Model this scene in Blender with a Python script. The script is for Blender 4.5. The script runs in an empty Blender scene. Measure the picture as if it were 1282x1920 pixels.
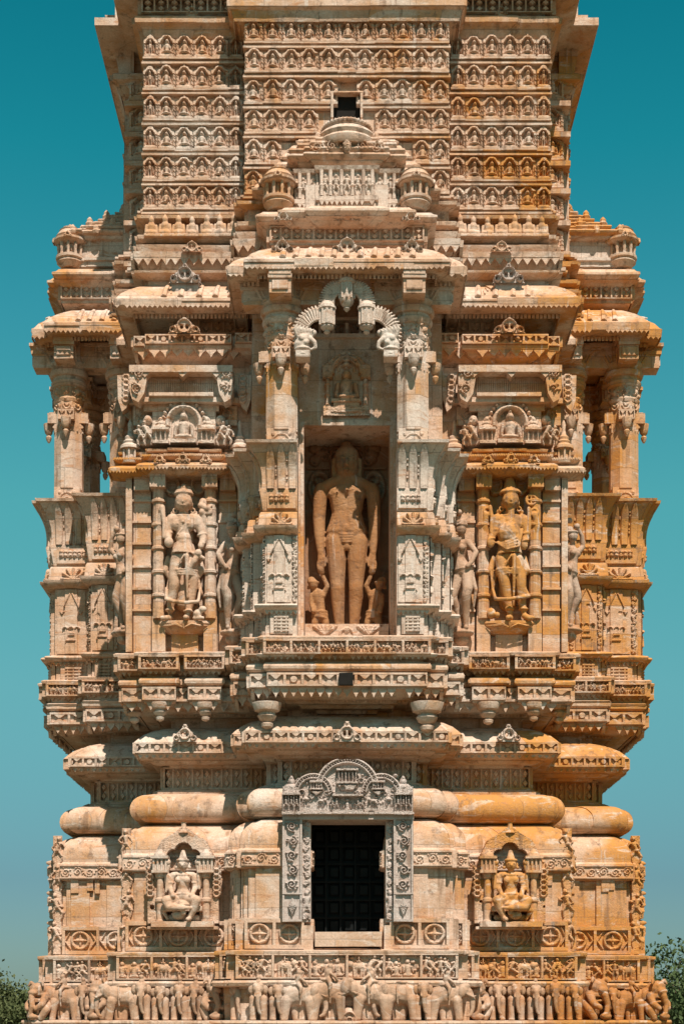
import bpy, bmesh, math, random
import numpy as np
from math import sin, cos, pi, radians, sqrt
from mathutils import Vector, Matrix
random.seed(7); rng = np.random.default_rng(7)
R_ = random.uniform
sc = bpy.context.scene
COL = sc.collection

# ------------------------------------------------------------- camera, sky, sun, exposure
D, FPX, HZ = 25.0, 3125.0, 1900.0        # metres to the wall plane Y=0, focal length in photo px, horizon row
cam = bpy.data.cameras.new('camera'); co = bpy.data.objects.new('camera', cam); COL.objects.link(co); sc.camera = co
cam.sensor_fit = 'HORIZONTAL'; cam.sensor_width = 36; cam.lens = 36*FPX/1282
cam.shift_y = (HZ-960)/1282; cam.shift_x = (641-640)/1282
cam.clip_end = 3000; cam.clip_start = .1
co.location = (-.08, -D, 1.7); co.rotation_euler = (pi/2, 0, 0)
sc.render.resolution_x = 683; sc.render.resolution_y = 1024
AZ, EL = radians(14), radians(55.5)      # sun stands to the right of the camera
w = bpy.data.worlds.new('World'); sc.world = w; w.use_nodes = True
nt = w.node_tree; nt.nodes.clear()
sky = nt.nodes.new('ShaderNodeTexSky'); sky.sky_type = 'NISHITA'; sky.sun_disc = False
sky.sun_elevation = EL; sky.sun_rotation = pi-AZ; sky.dust_density = .6; sky.ozone_density = 2.0; sky.air_density = 1.0
mul = nt.nodes.new('ShaderNodeMix'); mul.data_type = 'RGBA'; mul.blend_type = 'MULTIPLY'; mul.inputs[0].default_value = 1
tc = nt.nodes.new('ShaderNodeTexCoord'); sz = nt.nodes.new('ShaderNodeSeparateXYZ'); rp = nt.nodes.new('ShaderNodeValToRGB')
nt.links.new(tc.outputs['Generated'], sz.inputs[0]); nt.links.new(sz.outputs[2], rp.inputs[0]); nt.links.new(rp.outputs[0], mul.inputs[7])
tint = [(0, (.34, .47, .53)), (.08, (.31, .49, .52)), (.19, (.44, .92, .70)), (.29, (.40, 1.20, .82)), (.385, (.24, 1.20, .88)), (.46, (.08, 1.14, .82)), (.52, (.04, 1.0, .74)), (.60, (.55, .42, .30)), (.9, (.75, .42, .26))]
while len(rp.color_ramp.elements) < len(tint): rp.color_ramp.elements.new(.5)
for e_, (p_, c_) in zip(rp.color_ramp.elements, tint): e_.position = p_; e_.color = (*c_, 1)
bg = nt.nodes.new('ShaderNodeBackground'); bg.inputs[1].default_value = .093
wo = nt.nodes.new('ShaderNodeOutputWorld')
nt.links.new(sky.outputs[0], mul.inputs[6]); nt.links.new(mul.outputs[2], bg.inputs[0]); nt.links.new(bg.outputs[0], wo.inputs[0])
sl = bpy.data.lights.new('sun', 'SUN'); sl.energy = 5.0; sl.angle = radians(.5); sl.color = (1, .90, .79)
so = bpy.data.objects.new('sun', sl); COL.objects.link(so)
so.rotation_euler = Vector((-sin(AZ)*cos(EL), cos(AZ)*cos(EL), -sin(EL))).to_track_quat('-Z', 'Y').to_euler()
sc.view_settings.view_transform = 'Standard'; sc.view_settings.look = 'None'; sc.view_settings.gamma = 1
sc.view_settings.exposure = .27
sc.cycles.max_bounces = 5; sc.cycles.diffuse_bounces = 4

def X(px, Y=0): return (px-640)*(D+Y)/FPX-.08
def Z(py, Y=0): return 1.7+(HZ-py)*(D+Y)/FPX

# ------------------------------------------------------------- materials
def stone(name, cream=(.69,.495,.375), tan=(.56,.35,.225), rust=(.58,.26,.062), pale=(.70,.62,.55), warm=0., white=0., bump=.5, strata=1., brick=1.):
    m = bpy.data.materials.new(name); m.use_nodes = True; n = m.node_tree; N = n.nodes; L = n.links
    bs = N['Principled BSDF']; bs.inputs['Roughness'].default_value = .85; bs.inputs['Specular IOR Level'].default_value = .25
    geo = N.new('ShaderNodeNewGeometry'); pos = geo.outputs['Position']
    oi = N.new('ShaderNodeObjectInfo')
    def math_(op, a, b=None, c=None, clamp=False):
        q = N.new('ShaderNodeMath'); q.operation = op; q.use_clamp = clamp
        for i, v in enumerate((a, b, c)):
            if v is None: continue
            if isinstance(v, (int, float)): q.inputs[i].default_value = v
            else: L.new(v, q.inputs[i])
        return q.outputs[0]
    def noise(scale, det=4, rough=.55, vec=None, mapscale=None, off=0, dist=0):
        q = N.new('ShaderNodeTexNoise'); q.inputs['Scale'].default_value = scale; q.inputs['Detail'].default_value = det; q.inputs['Roughness'].default_value = rough; q.inputs['Distortion'].default_value = dist
        mp = N.new('ShaderNodeMapping'); mp.inputs['Location'].default_value = (off, off*.7, off*1.3)
        if mapscale: mp.inputs['Scale'].default_value = mapscale
        L.new(vec or pos, mp.inputs[0]); L.new(mp.outputs[0], q.inputs['Vector'])
        return q.outputs[0]
    def mix(f, a, b, bt='MIX'):
        q = N.new('ShaderNodeMix'); q.data_type = 'RGBA'; q.blend_type = bt
        for i, v in ((0, f), (6, a), (7, b)):
            if isinstance(v, (int, float)): q.inputs[i].default_value = v
            elif isinstance(v, tuple): q.inputs[i].default_value = (*v, 1)
            else: L.new(v, q.inputs[i])
        return q.outputs[2]
    def ramp(v, a, b):
        q = N.new('ShaderNodeMapRange'); q.inputs[1].default_value = a; q.inputs[2].default_value = b; q.interpolation_type = 'SMOOTHSTEP'
        L.new(v, q.inputs[0]); return q.outputs[0]
    sx = N.new('ShaderNodeSeparateXYZ'); L.new(pos, sx.inputs[0])
    # per-block random tone
    cb = N.new('ShaderNodeCombineXYZ'); L.new(math_('ADD', sx.outputs[0], math_('MULTIPLY', sx.outputs[1], .9)), cb.inputs[0]); L.new(sx.outputs[2], cb.inputs[1])
    bt = N.new('ShaderNodeTexBrick'); bt.inputs['Color1'].default_value = (0,0,0,1); bt.inputs['Color2'].default_value = (1,1,1,1); bt.inputs['Mortar'].default_value = (.5,.5,.5,1)
    bt.inputs['Scale'].default_value = 1; bt.inputs['Brick Width'].default_value = 1.07; bt.inputs['Row Height'].default_value = .46; bt.inputs['Mortar Size'].default_value = .0045; bt.inputs['Bias'].default_value = 0
    L.new(cb.outputs[0], bt.inputs['Vector'])
    rb = bt.outputs['Color'] if brick else noise(.5, 1, off=31)
    big = noise(.55, 5, .6)
    xg = ramp(sx.outputs[0], .6, 3.9)
    low = ramp(sx.outputs[2], 10, 2)
    m1 = math_('MULTIPLY', math_('SUBTRACT', big, .5), 3.2)
    m1 = math_('ADD', m1, math_('MULTIPLY', math_('SUBTRACT', rb, .5), 1.15))
    m1 = math_('ADD', m1, math_('MULTIPLY', math_('SUBTRACT', oi.outputs['Random'], .5), .7))
    m1 = math_('ADD', m1, math_('MULTIPLY', math_('SUBTRACT', noise(1, 5, .65, mapscale=(5, 5, .45), off=41), .5), 1.5))
    m1 = math_('ADD', m1, math_('MULTIPLY', xg, math_('ADD', 1.02, math_('MULTIPLY', low, .6))))
    m1 = math_('ADD', math_('SUBTRACT', m1, .24), warm, clamp=True)
    med = ramp(noise(2.3, 4, .6, off=3), .38, .64)
    c = mix(med, cream, tan)
    c = mix(m1, c, rust)
    # pale bleached zones
    pm = math_('ADD', ramp(noise(.8, 5, .62, off=11), .50, .66), white, clamp=True)
    pm = math_('MULTIPLY', pm, math_('SUBTRACT', 1.0, math_('MULTIPLY', m1, .35)))
    c = mix(math_('MULTIPLY', pm, .75), c, pale)
    # strata: tilted wavy beds, tilt changes from block to block
    mpv = N.new('ShaderNodeMapping'); mpv.inputs['Rotation'].default_value = (0, .22, 0); mpv.inputs['Scale'].default_value = (.55, .55, 2.0)
    L.new(pos, mpv.inputs[0])
    va = N.new('ShaderNodeVectorMath'); va.operation = 'ADD'; L.new(mpv.outputs[0], va.inputs[0])
    cr = N.new('ShaderNodeCombineXYZ'); L.new(math_('MULTIPLY', rb, 7.3), cr.inputs[2]); L.new(cr.outputs[0], va.inputs[1])
    st = noise(3.4, 7, .68, vec=va.outputs[0], dist=.7)
    stm = ramp(st, .56, .68)
    st2 = ramp(st, .45, .36)
    c = mix(math_('MULTIPLY', stm, .85*strata), c, (.50,.235,.11))
    c = mix(math_('MULTIPLY', st2, .5*strata), c, (.76,.68,.60))
    # run-off streaks
    sk = noise(1, 4, .6, mapscale=(9, 9, .55), off=5)
    c = mix(math_('MULTIPLY', ramp(sk, .60, .72), .55), c, (.72,.66,.60))
    sk2 = noise(1, 4, .62, mapscale=(7, 7, .7), off=21)
    c = mix(math_('MULTIPLY', ramp(sk2, .56, .70), .62), c, (.20,.105,.055))
    # lichen and soot blotches
    g = noise(5.5, 7, .72, off=17)
    c = mix(math_('MULTIPLY', ramp(g, .55, .67), .6), c, (.13,.09,.07))
    gr = noise(38, 5, .7)
    c = mix(math_('MULTIPLY', ramp(gr, .62, .36), .30), c, (.28,.19,.13))
    # joints
    c = mix(math_('MULTIPLY', bt.outputs['Fac'], .42*brick), c, (.12,.08,.055))
    L.new(c, bs.inputs['Base Color'])
    b = N.new('ShaderNodeBump'); b.inputs['Strength'].default_value = bump; b.inputs['Distance'].default_value = .03
    hsum = math_('ADD', math_('MULTIPLY', noise(14, 6, .7), 1.0), math_('MULTIPLY', noise(60, 4, .7), .35))
    hsum = math_('ADD', hsum, math_('MULTIPLY', st, .5))
    hsum = math_('SUBTRACT', hsum, math_('MULTIPLY', bt.outputs['Fac'], .5*brick))
    L.new(hsum, b.inputs['Height']); L.new(b.outputs[0], bs.inputs['Normal'])
    return m
def plain(name, col, rough=.8, nscale=8, var=.3, bump=.2):
    m = bpy.data.materials.new(name); m.use_nodes = True; N = m.node_tree.nodes; L = m.node_tree.links
    bs = N['Principled BSDF']; bs.inputs['Roughness'].default_value = rough; bs.inputs['Specular IOR Level'].default_value = .08
    t = N.new('ShaderNodeTexNoise'); t.inputs['Scale'].default_value = nscale; t.inputs['Detail'].default_value = 6
    g = N.new('ShaderNodeNewGeometry'); L.new(g.outputs['Position'], t.inputs['Vector'])
    q = N.new('ShaderNodeMix'); q.data_type = 'RGBA'; L.new(t.outputs[0], q.inputs[0])
    q.inputs[6].default_value = (*[v*(1-var) for v in col], 1); q.inputs[7].default_value = (*[min(1, v*(1+var)) for v in col], 1)
    L.new(q.outputs[2], bs.inputs['Base Color'])
    b = N.new('ShaderNodeBump'); b.inputs['Strength'].default_value = bump; b.inputs['Distance'].default_value = .02; L.new(t.outputs[0], b.inputs['Height']); L.new(b.outputs[0], bs.inputs['Normal'])
    return m
STONE = stone('sandstone')
PALE = stone('sandstone_pale', white=.75, warm=-.75)
GREY = stone('marble_grey', cream=(.54,.44,.385), tan=(.46,.36,.30), rust=(.48,.33,.22), pale=(.56,.50,.47), white=.5, warm=-.9, strata=.3)
RUST = stone('sandstone_rust', warm=.55, white=-.3)
WARM = stone('sandstone_warm', warm=.26)
CARVED = stone('sandstone_carved', brick=0, warm=-.15)
CARVEDW = stone('sandstone_carved_warm', brick=0, warm=.22)
CARVEDB = stone('sandstone_procession', cream=(.56,.38,.27), tan=(.42,.25,.155), rust=(.44,.18,.045), pale=(.58,.48,.41), brick=0, warm=.05, white=-.15)
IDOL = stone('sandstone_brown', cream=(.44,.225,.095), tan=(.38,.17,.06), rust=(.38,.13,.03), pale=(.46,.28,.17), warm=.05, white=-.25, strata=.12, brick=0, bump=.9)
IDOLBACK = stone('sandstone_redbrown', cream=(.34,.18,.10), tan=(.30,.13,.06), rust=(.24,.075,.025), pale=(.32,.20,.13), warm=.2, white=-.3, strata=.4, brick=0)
BLACK = plain('dark_iron', (.012,.014,.014), .6)
LEAF = plain('leaf_green', (.075,.11,.045), .6, 3, .5)
LEAF2 = plain('leaf_olive', (.10,.12,.05), .6, 3, .5)
HOLE_SHADE = plain('opening_shade', (.02,.018,.016), .9)  # near-black colour that paints in the shade of the small openings
BARK = plain('bark', (.12,.085,.06), .9, 12)
EARTH = plain('dry_earth', (.15,.125,.075), .95, 2, .35, .5)

# ------------------------------------------------------------- mesh helpers
class M:
    def __init__(s): s.v = []; s.f = []; s.n = 0
    def add(s, V, F):
        V = np.asarray(V, float).reshape(-1, 3); s.v.append(V); k = s.n
        s.f.extend([tuple(i+k for i in f) for f in F]); s.n += len(V)
    def addarr(s, V, F):
        s.v.append(V); s.f.extend(map(tuple, (F+s.n).tolist())); s.n += len(V)
    def mesh(s, name, mat, ang=35):
        me = bpy.data.meshes.new(name)
        V = np.concatenate(s.v) if s.v else np.zeros((0, 3))
        me.from_pydata(V.tolist(), [], s.f); me.update()
        me.materials.append(mat)
        me.shade_smooth(); me.set_sharp_from_angle(angle=radians(ang))
        return me
    def build(s, name, mat=None, parent=None, ang=35):
        return link(s.mesh(name, mat or STONE, ang), name, parent)
def link(me, name, parent=None, loc=None):
    o = bpy.data.objects.new(name, me); COL.objects.link(o)
    if parent is not None: o.parent = parent
    if loc is not None: o.location = loc
    return o
def empty(name, label=None, cat=None, group=None, loc=(0,0,0), rz=0, parent=None):
    o = bpy.data.objects.new(name, None); COL.objects.link(o); o.location = loc; o.rotation_euler = (0, 0, rz)
    if parent is not None: o.parent = parent
    tag(o, label, cat, group); o.empty_display_size = .2
    return o
def tag(o, label=None, cat=None, group=None, kind=None):
    for k, v in (('label', label), ('category', cat), ('group', group), ('kind', kind)):
        if v: o[k] = v
    return o
QF = [(0,3,2,1),(4,5,6,7),(0,1,5,4),(1,2,6,5),(2,3,7,6),(3,0,4,7)]
class F_:
    """local frame: a runs to the right seen from outside, v up, d outwards"""
    def __init__(s, o, u, n, z0=0): s.o = np.array([o[0], o[1], z0], float); s.u = np.array([u[0], u[1], 0.]); s.n = np.array([n[0], n[1], 0.]); s.k = np.array([0, 0, 1.])
    def p(s, a, v, d): return s.o+s.u*a+s.k*v+s.n*d
    def arr(s, A): A = np.asarray(A, float); return s.o+A[:, :1]*s.u+A[:, 1:2]*s.k+A[:, 2:3]*s.n
    def at(s, a, v=0, d=0): q = F_((0,0),(0,0),(0,0)); q.o = s.p(a, v, d); q.u = s.u; q.n = s.n; return q
FRONT = F_((0,0),(1,0),(0,-1),0)     # a = world x, v = world z, d = -Y
def obox(m, F, a0, a1, v0, v1, d0, d1, t=0, jit=.003):
    """box; t = taper (m) of the outer face"""
    j = lambda: R_(-jit, jit)
    P = [(a0,v0,d0),(a1,v0,d0),(a1,v0+t,d1),(a0,v0+t,d1),(a0,v1,d0),(a1,v1,d0),(a1,v1-t,d1),(a0,v1-t,d1)]
    if t: P = [(a0,v0,d0),(a1,v0,d0),(a1-t,v0+t,d1),(a0+t,v0+t,d1),(a0,v1,d0),(a1,v1,d0),(a1-t,v1-t,d1),(a0+t,v1-t,d1)]
    P = [(a, v+(j() if d == d1 else 0), d+(j() if d == d1 else 0)) for a, v, d in P]
    # order: 0..3 bottom, 4..7 top
    m.add(F.arr(P), [(0,1,2,3)[::-1], (4,5,6,7), (3,2,6,7), (0,3,7,4), (1,0,4,5), (2,1,5,6)])
def prism(m, F, pts, d0, d1, t=0):
    """polygon in (a,v) pushed from d0 to d1; t shrinks the outer face"""
    n = len(pts); cx = sum(p[0] for p in pts)/n; cy = sum(p[1] for p in pts)/n
    B = [(a, v, d0) for a, v in pts]; T = [(a+(cx-a)*t, v+(cy-v)*t, d1) for a, v in pts]
    m.add(F.arr(B+T), [tuple(range(n, 2*n))]+[(i, (i+1) % n, n+(i+1) % n, n+i) for i in range(n)])
def lathe(m, F, prof, n=16, a=0, d=0, arc=None, sq=False, sa=1, sd=1):
    """prof (v, r) revolved about vertical axis through (a,d)"""
    V = []; k = len(prof)
    for v, r in prof:
        for i in range(n):
            th = 2*pi*i/n + (pi/n if sq else 0)
            V.append((a+sa*r*cos(th), v, d+sd*r*sin(th)))
    Fc = [(j*n+i, j*n+(i+1) % n, (j+1)*n+(i+1) % n, (j+1)*n+i) for j in range(k-1) for i in range(n)]
    Fc += [tuple(range(n))[::-1], tuple((k-1)*n+i for i in range(n))]
    m.add(F.arr(V), Fc)
def tubep(m, pts, rad, n=6):
    """tube through world points"""
    pts = [Vector(p) for p in pts]; V = []; k = len(pts)
    if not hasattr(rad, '__len__'): rad = [rad]*k
    for i, p in enumerate(pts):
        t = (pts[min(i+1, k-1)]-pts[max(i-1, 0)]).normalized()
        a = t.orthogonal().normalized() if i == 0 else (a-t*a.dot(t)).normalized()
        b = t.cross(a)
        for j in range(n):
            th = 2*pi*j/n; V.append(p+(a*cos(th)+b*sin(th))*rad[i])
    Fc = [(i*n+j, i*n+(j+1) % n, (i+1)*n+(j+1) % n, (i+1)*n+j) for i in range(k-1) for j in range(n)]
    Fc += [tuple(range(n))[::-1], tuple((k-1)*n+j for j in range(n))]
    m.add(np.array([tuple(v) for v in V]), Fc)

class HF:
    """a carved relief: height field of capsules, discs, rings, boxes; emitted as real geometry"""
    def __init__(s, w, h, res=.012):
        s.nx = max(2, int(w/res)+1); s.ny = max(2, int(h/res)+1); s.w = w; s.h = h
        s.A, s.V = np.meshgrid(np.linspace(0, w, s.nx), np.linspace(0, h, s.ny)); s.H = np.zeros_like(s.A)
    def up(s, val): s.H = np.maximum(s.H, val)
    def cap(s, x1, y1, x2, y2, r1, r2=None, h=.04, b=0):
        r2 = r1 if r2 is None else r2
        dx, dy = x2-x1, y2-y1; q = dx*dx+dy*dy+1e-9
        t = np.clip(((s.A-x1)*dx+(s.V-y1)*dy)/q, 0, 1); d = np.hypot(s.A-x1-t*dx, s.V-y1-t*dy); r = r1+(r2-r1)*t
        k = np.clip(1-(d/r)**2, 0, 1); s.up(np.where(k > 0, b+h*np.sqrt(k), 0)); return s
    def ell(s, cx, cy, rx, ry, h=.04, b=0, rot=0):
        a = s.A-cx; v = s.V-cy; c, q = cos(rot), sin(rot); a, v = a*c+v*q, -a*q+v*c
        k = np.clip(1-(a/rx)**2-(v/ry)**2, 0, 1); s.up(np.where(k > 0, b+h*np.sqrt(k), 0)); return s
    def ring(s, cx, cy, R, r, h=.03, sy=1, b=0, v0=-9, v1=9):
        d = abs(np.hypot(s.A-cx, (s.V-cy)/sy)-R); k = np.clip(1-(d/r)**2, 0, 1)
        s.up(np.where((k > 0) & (s.V >= v0) & (s.V <= v1), b+h*np.sqrt(k), 0)); return s
    def box(s, x0, y0, x1, y1, h): s.up(np.where((s.A >= x0) & (s.A <= x1) & (s.V >= y0) & (s.V <= y1), h, 0)); return s
    def cut(s, cx, cy, rx, ry, to=0): s.H = np.where(((s.A-cx)/rx)**2+((s.V-cy)/ry)**2 < 1, np.minimum(s.H, to), s.H); return s
    def cutbox(s, x0, y0, x1, y1, to=0): s.H = np.where((s.A >= x0) & (s.A <= x1) & (s.V >= y0) & (s.V <= y1), np.minimum(s.H, to), s.H); return s
    def poly(s, pts, h):
        ins = np.zeros(s.A.shape, bool); n = len(pts)
        for i in range(n):
            x1, y1 = pts[i]; x2, y2 = pts[(i+1) % n]
            if y1 == y2: continue
            c = ((y1 > s.V) != (y2 > s.V)) & (s.A < (x2-x1)*(s.V-y1)/(y2-y1)+x1); ins ^= c
        s.up(np.where(ins, h, 0)); return s
    def man(s, x, y, h, dp=.05, lean=0, leg=0, arm=0, seat=False):
        """one small carved figure, feet at (x,y)"""
        hx = x+lean*h; k = h
        if seat:
            s.ell(x, y+.12*k, .30*k, .12*k, dp*.9); s.cap(x, y+.15*k, hx, y+.55*k, .15*k, .19*k, dp)
            s.cap(hx-.22*k, y+.55*k, x-.26*k, y+.28*k, .065*k, .055*k, dp*.8); s.cap(hx+.22*k, y+.55*k, x+.26*k, y+.28*k, .065*k, .055*k, dp*.8)
            s.ell(hx, y+.82*k, .13*k, .16*k, dp*1.1); return s
        l1 = x-.10*k-leg*k*.5; l2 = x+.10*k+leg*k
        s.cap(x-.04*k, y+.46*k, l1-.03*k, y+.24*k, .08*k, .06*k, dp*.8); s.cap(l1-.03*k, y+.24*k, l1, y+.02*k, .06*k, .045*k, dp*.7)
        s.cap(x+.04*k, y+.46*k, l2+.05*k, y+.25*k, .08*k, .06*k, dp*.8); s.cap(l2+.05*k, y+.25*k, l2, y+.02*k, .06*k, .045*k, dp*.7)
        s.ell(x, y+.47*k, .13*k, .09*k, dp); s.cap(x, y+.5*k, hx, y+.72*k, .085*k, .12*k, dp)
        s.cap(hx-.12*k, y+.74*k, hx-.25*k, y+(.55+arm*.3)*k, .05*k, .04*k, dp*.75); s.cap(hx-.25*k, y+(.55+arm*.3)*k, hx-.15*k, y+(.42+arm*.55)*k, .04*k, .035*k, dp*.8)
        s.cap(hx+.12*k, y+.74*k, hx+.25*k, y+(.58-arm*.2)*k, .05*k, .04*k, dp*.75); s.cap(hx+.25*k, y+(.58-arm*.2)*k, hx+.18*k, y+(.42+arm*.2)*k, .04*k, .035*k, dp*.8)
        s.ell(hx+lean*.1*h, y+.90*k, .085*k, .105*k, dp*1.1); return s
    def beast(s, x, y, h, dp=.06, dirn=1):
        k = h; q = dirn
        s.ell(x, y+.62*k, .42*k, .27*k, dp); s.ell(x+q*.48*k, y+.72*k, .19*k, .22*k, dp*1.1)
        for dx in (-.3, -.14, .16, .32): s.cap(x+dx*k, y+.55*k, x+dx*k+R_(-.04, .04)*k, y+.02*k, .09*k, .07*k, dp*.8)
        s.cap(x+q*.62*k, y+.65*k, x+q*.66*k, y+.15*k, .07*k, .04*k, dp*.8); return s
    def scroll(s, h=.03, r=.012, pitch=None):
        """running vine, horizontal or vertical along the longer side"""
        W, Hh, vert = (s.w, s.h, False) if s.w >= s.h else (s.h, s.w, True)
        pitch = pitch or Hh*.9; n = max(1, round(W/pitch)); pt = W/n
        T = (lambda a, v: (v, a)) if vert else (lambda a, v: (a, v))
        for i in range(n):
            cx = (i+.5)*pt; cy = Hh*(.5+(.04 if i % 2 else -.04)); Rr = Hh*.34
            prev = None
            for k in range(15):
                th = k/14*pi*3.2+(0 if i % 2 else pi); q = Rr*(1-k/16.)
                cur = (cx+q*cos(th), cy+q*sin(th))
                if prev: s.cap(*T(*prev), *T(*cur), r, r, h)
                prev = cur
            for k in range(5):
                th = R_(0, 6.3); a = (cx+Rr*1.15*cos(th), cy+Rr*1.1*sin(th)); s.ell(*T(*a), r*1.5, r*1.2, h)
        return s
    def emit(s, m, F, a0=0, v0=0, d0=0, skip=True, rough=.003):
        H = s.H+np.where(s.H > 0, rng.normal(0, rough, s.H.shape), 0)
        for _ in range(int(s.w*s.h*6)):   # chipped and worn spots
            cx, cy, r = R_(0, s.w), R_(0, s.h), R_(.015, .045); H = np.where(((s.A-cx)/r)**2+((s.V-cy)/(r*R_(.5, 1.2)))**2 < 1, H*R_(.55, .85), H)
        P = np.stack([s.A.ravel()+a0, s.V.ravel()+v0, H.ravel()+d0], 1); V = F.arr(P)
        idx = np.arange(s.nx*s.ny).reshape(s.ny, s.nx)
        q = np.stack([idx[:-1, :-1], idx[:-1, 1:], idx[1:, 1:], idx[1:, :-1]], -1).reshape(-1, 4)
        if skip:
            h = s.H.ravel()[q].max(1); q = q[h > 1e-4]
            if len(q) == 0: return
            us, inv = np.unique(q, return_inverse=True); V = V[us]; q = inv.reshape(-1, 4)
        m.addarr(V, q)

class B:
    """union of soft primitives, fused by a voxel remesh into one continuous carved surface (front is -y)"""
    def __init__(s): s.v = []; s.f = []; s.n = 0
    def _add(s, V, F):
        s.v.append(np.asarray(V)); s.f.extend([tuple(i+s.n for i in f) for f in F]); s.n += len(V)
    def ball(s, c, r, sc_=(1,1,1), rot=0, n=12):
        V = [(0, 0, 1)]; Fc = []; m_ = n//2
        for j in range(1, m_):
            ph = pi*j/m_
            for i in range(n): V.append((sin(ph)*cos(2*pi*i/n), sin(ph)*sin(2*pi*i/n), cos(ph)))
        V.append((0, 0, -1)); e = len(V)-1
        for i in range(n):
            Fc.append((0, 1+i, 1+(i+1) % n))
            for j in range(m_-2): a = 1+j*n; Fc.append((a+i, a+n+i, a+n+(i+1) % n, a+(i+1) % n))
            a = 1+(m_-2)*n; Fc.append((e, a+(i+1) % n, a+i))
        V = np.array(V)*r*np.array(sc_)
        if rot: c_, q = cos(rot), sin(rot); V = np.stack([V[:, 0]*c_-V[:, 2]*q, V[:, 1], V[:, 0]*q+V[:, 2]*c_], 1)
        s._add(V+np.array(c), Fc); return s
    def cap(s, p, q, r1, r2=None, flat=1, n=12):
        r2 = r1 if r2 is None else r2; p = Vector(p); q = Vector(q); t = q-p; L = t.length; t = t.normalized() if L > 1e-6 else Vector((0,0,1))
        a = t.orthogonal().normalized(); b = t.cross(a)
        prof = [(-r1*cos(x), r1*sin(x)) for x in (.0001, .5, 1.0)]+[(0, r1)]+[(L, r2)]+[(L+r2*sin(x), r2*cos(x)) for x in (.5, 1.0, 1.55)]
        V = []
        for h, r in prof:
            for i in range(n):
                th = 2*pi*i/n; w_ = a*cos(th)*r+b*sin(th)*r; w_.y *= flat; V.append(tuple(p+t*h+w_))
        k = len(prof); Fc = [(j*n+i, j*n+(i+1) % n, (j+1)*n+(i+1) % n, (j+1)*n+i) for j in range(k-1) for i in range(n)]
        Fc += [tuple(range(n))[::-1], tuple((k-1)*n+i for i in range(n))]
        s._add(np.array(V), Fc); return s
    def chain(s, pts, rs, **k):
        for i in range(len(pts)-1): s.cap(pts[i], pts[i+1], rs[i], rs[i+1], **k)
        return s
    def tor(s, c, R, r, sx=1, sy=1, tilt=0, n=20, axis='z'):
        V = []; Fc = []
        for i in range(n):
            th = 2*pi*i/n
            for j in range(6):
                ph = 2*pi*j/6; x = (R+r*cos(ph))*cos(th)*sx; y = (R+r*cos(ph))*sin(th)*sy; z = r*sin(ph)+tilt*x
                V.append((x, y, z) if axis == 'z' else (x, z, y))
        for i in range(n):
            for j in range(6): Fc.append((i*6+j, ((i+1) % n)*6+j, ((i+1) % n)*6+(j+1) % 6, i*6+(j+1) % 6))
        s._add(np.array(V)+np.array(c), Fc); return s
    def box(s, lo, hi):
        x0, y0, z0 = lo; x1, y1, z1 = hi
        s._add(np.array([(x0,y0,z0),(x1,y0,z0),(x1,y1,z0),(x0,y1,z0),(x0,y0,z1),(x1,y0,z1),(x1,y1,z1),(x0,y1,z1)]), QF); return s
    def mesh(s, name, mat, vox=.012, smooth=1, mirror=False, rough=.0):
        me = bpy.data.meshes.new(name+'_tmp'); V = np.concatenate(s.v)
        me.from_pydata(V.tolist(), [], s.f); me.update()
        o = bpy.data.objects.new('tmp', me); COL.objects.link(o)
        r = o.modifiers.new('r', 'REMESH'); r.mode = 'VOXEL'; r.voxel_size = vox
        if smooth: q = o.modifiers.new('s', 'SMOOTH'); q.factor = .5; q.iterations = smooth
        dg = bpy.context.evaluated_depsgraph_get(); ev = o.evaluated_get(dg); out = bpy.data.meshes.new_from_object(ev)
        bpy.data.objects.remove(o); bpy.data.meshes.remove(me)
        out.name = name; out.materials.clear(); out.materials.append(mat); out.shade_smooth()
        if mirror: out.transform(Matrix.Scale(-1, 4, (1,0,0))); out.flip_normals()
        return out

# ------------------------------------------------------------- plan and mouldings
YC = 3.3
def plan(Fs, W, Gs, bumps=(), bd=.12, yc=YC):
    """right front quarter of a stepped temple plan, mirrored to all four"""
    q = []; Fr = list(Fs)
    y0 = yc-W
    for i, (h, d) in enumerate(Fr):
        nd = Fr[i+1][1] if i+1 < len(Fr) else 0
        q += [(h, y0-d), (h, y0-nd)]
    for x0, x1 in sorted(bumps): q += [(x0, y0), (x0, y0-bd), (x1, y0-bd), (x1, y0)]
    q.append((W, y0)); px = W
    for g, x in Gs: q += [(px, yc-g), (x, yc-g)]; px = x
    half = q+[(x, 2*yc-y) for x, y in reversed(q)]
    full = half+[(-x, y) for x, y in reversed(half)]
    out = []
    for p in full:
        if not out or math.dist(out[-1], p) > 1e-5: out.append(p)
    return out
def notch(poly, n=.07):
    out = []; k = len(poly)
    for i in range(k):
        a, b, c = poly[i-1], poly[i], poly[(i+1) % k]
        d0 = (b[0]-a[0], b[1]-a[1]); d1 = (c[0]-b[0], c[1]-b[1]); l0 = math.hypot(*d0); l1 = math.hypot(*d1)
        d0 = (d0[0]/l0, d0[1]/l0); d1 = (d1[0]/l1, d1[1]/l1)
        if d0[0]*d1[1]-d0[1]*d1[0] > .5 and l0 > 3.5*n and l1 > 3.5*n:
            out += [(b[0]-d0[0]*n, b[1]-d0[1]*n), (b[0]-d0[0]*n+d1[0]*n, b[1]-d0[1]*n+d1[1]*n), (b[0]+d1[0]*n, b[1]+d1[1]*n)]
        else: out.append(b)
    return out
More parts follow.
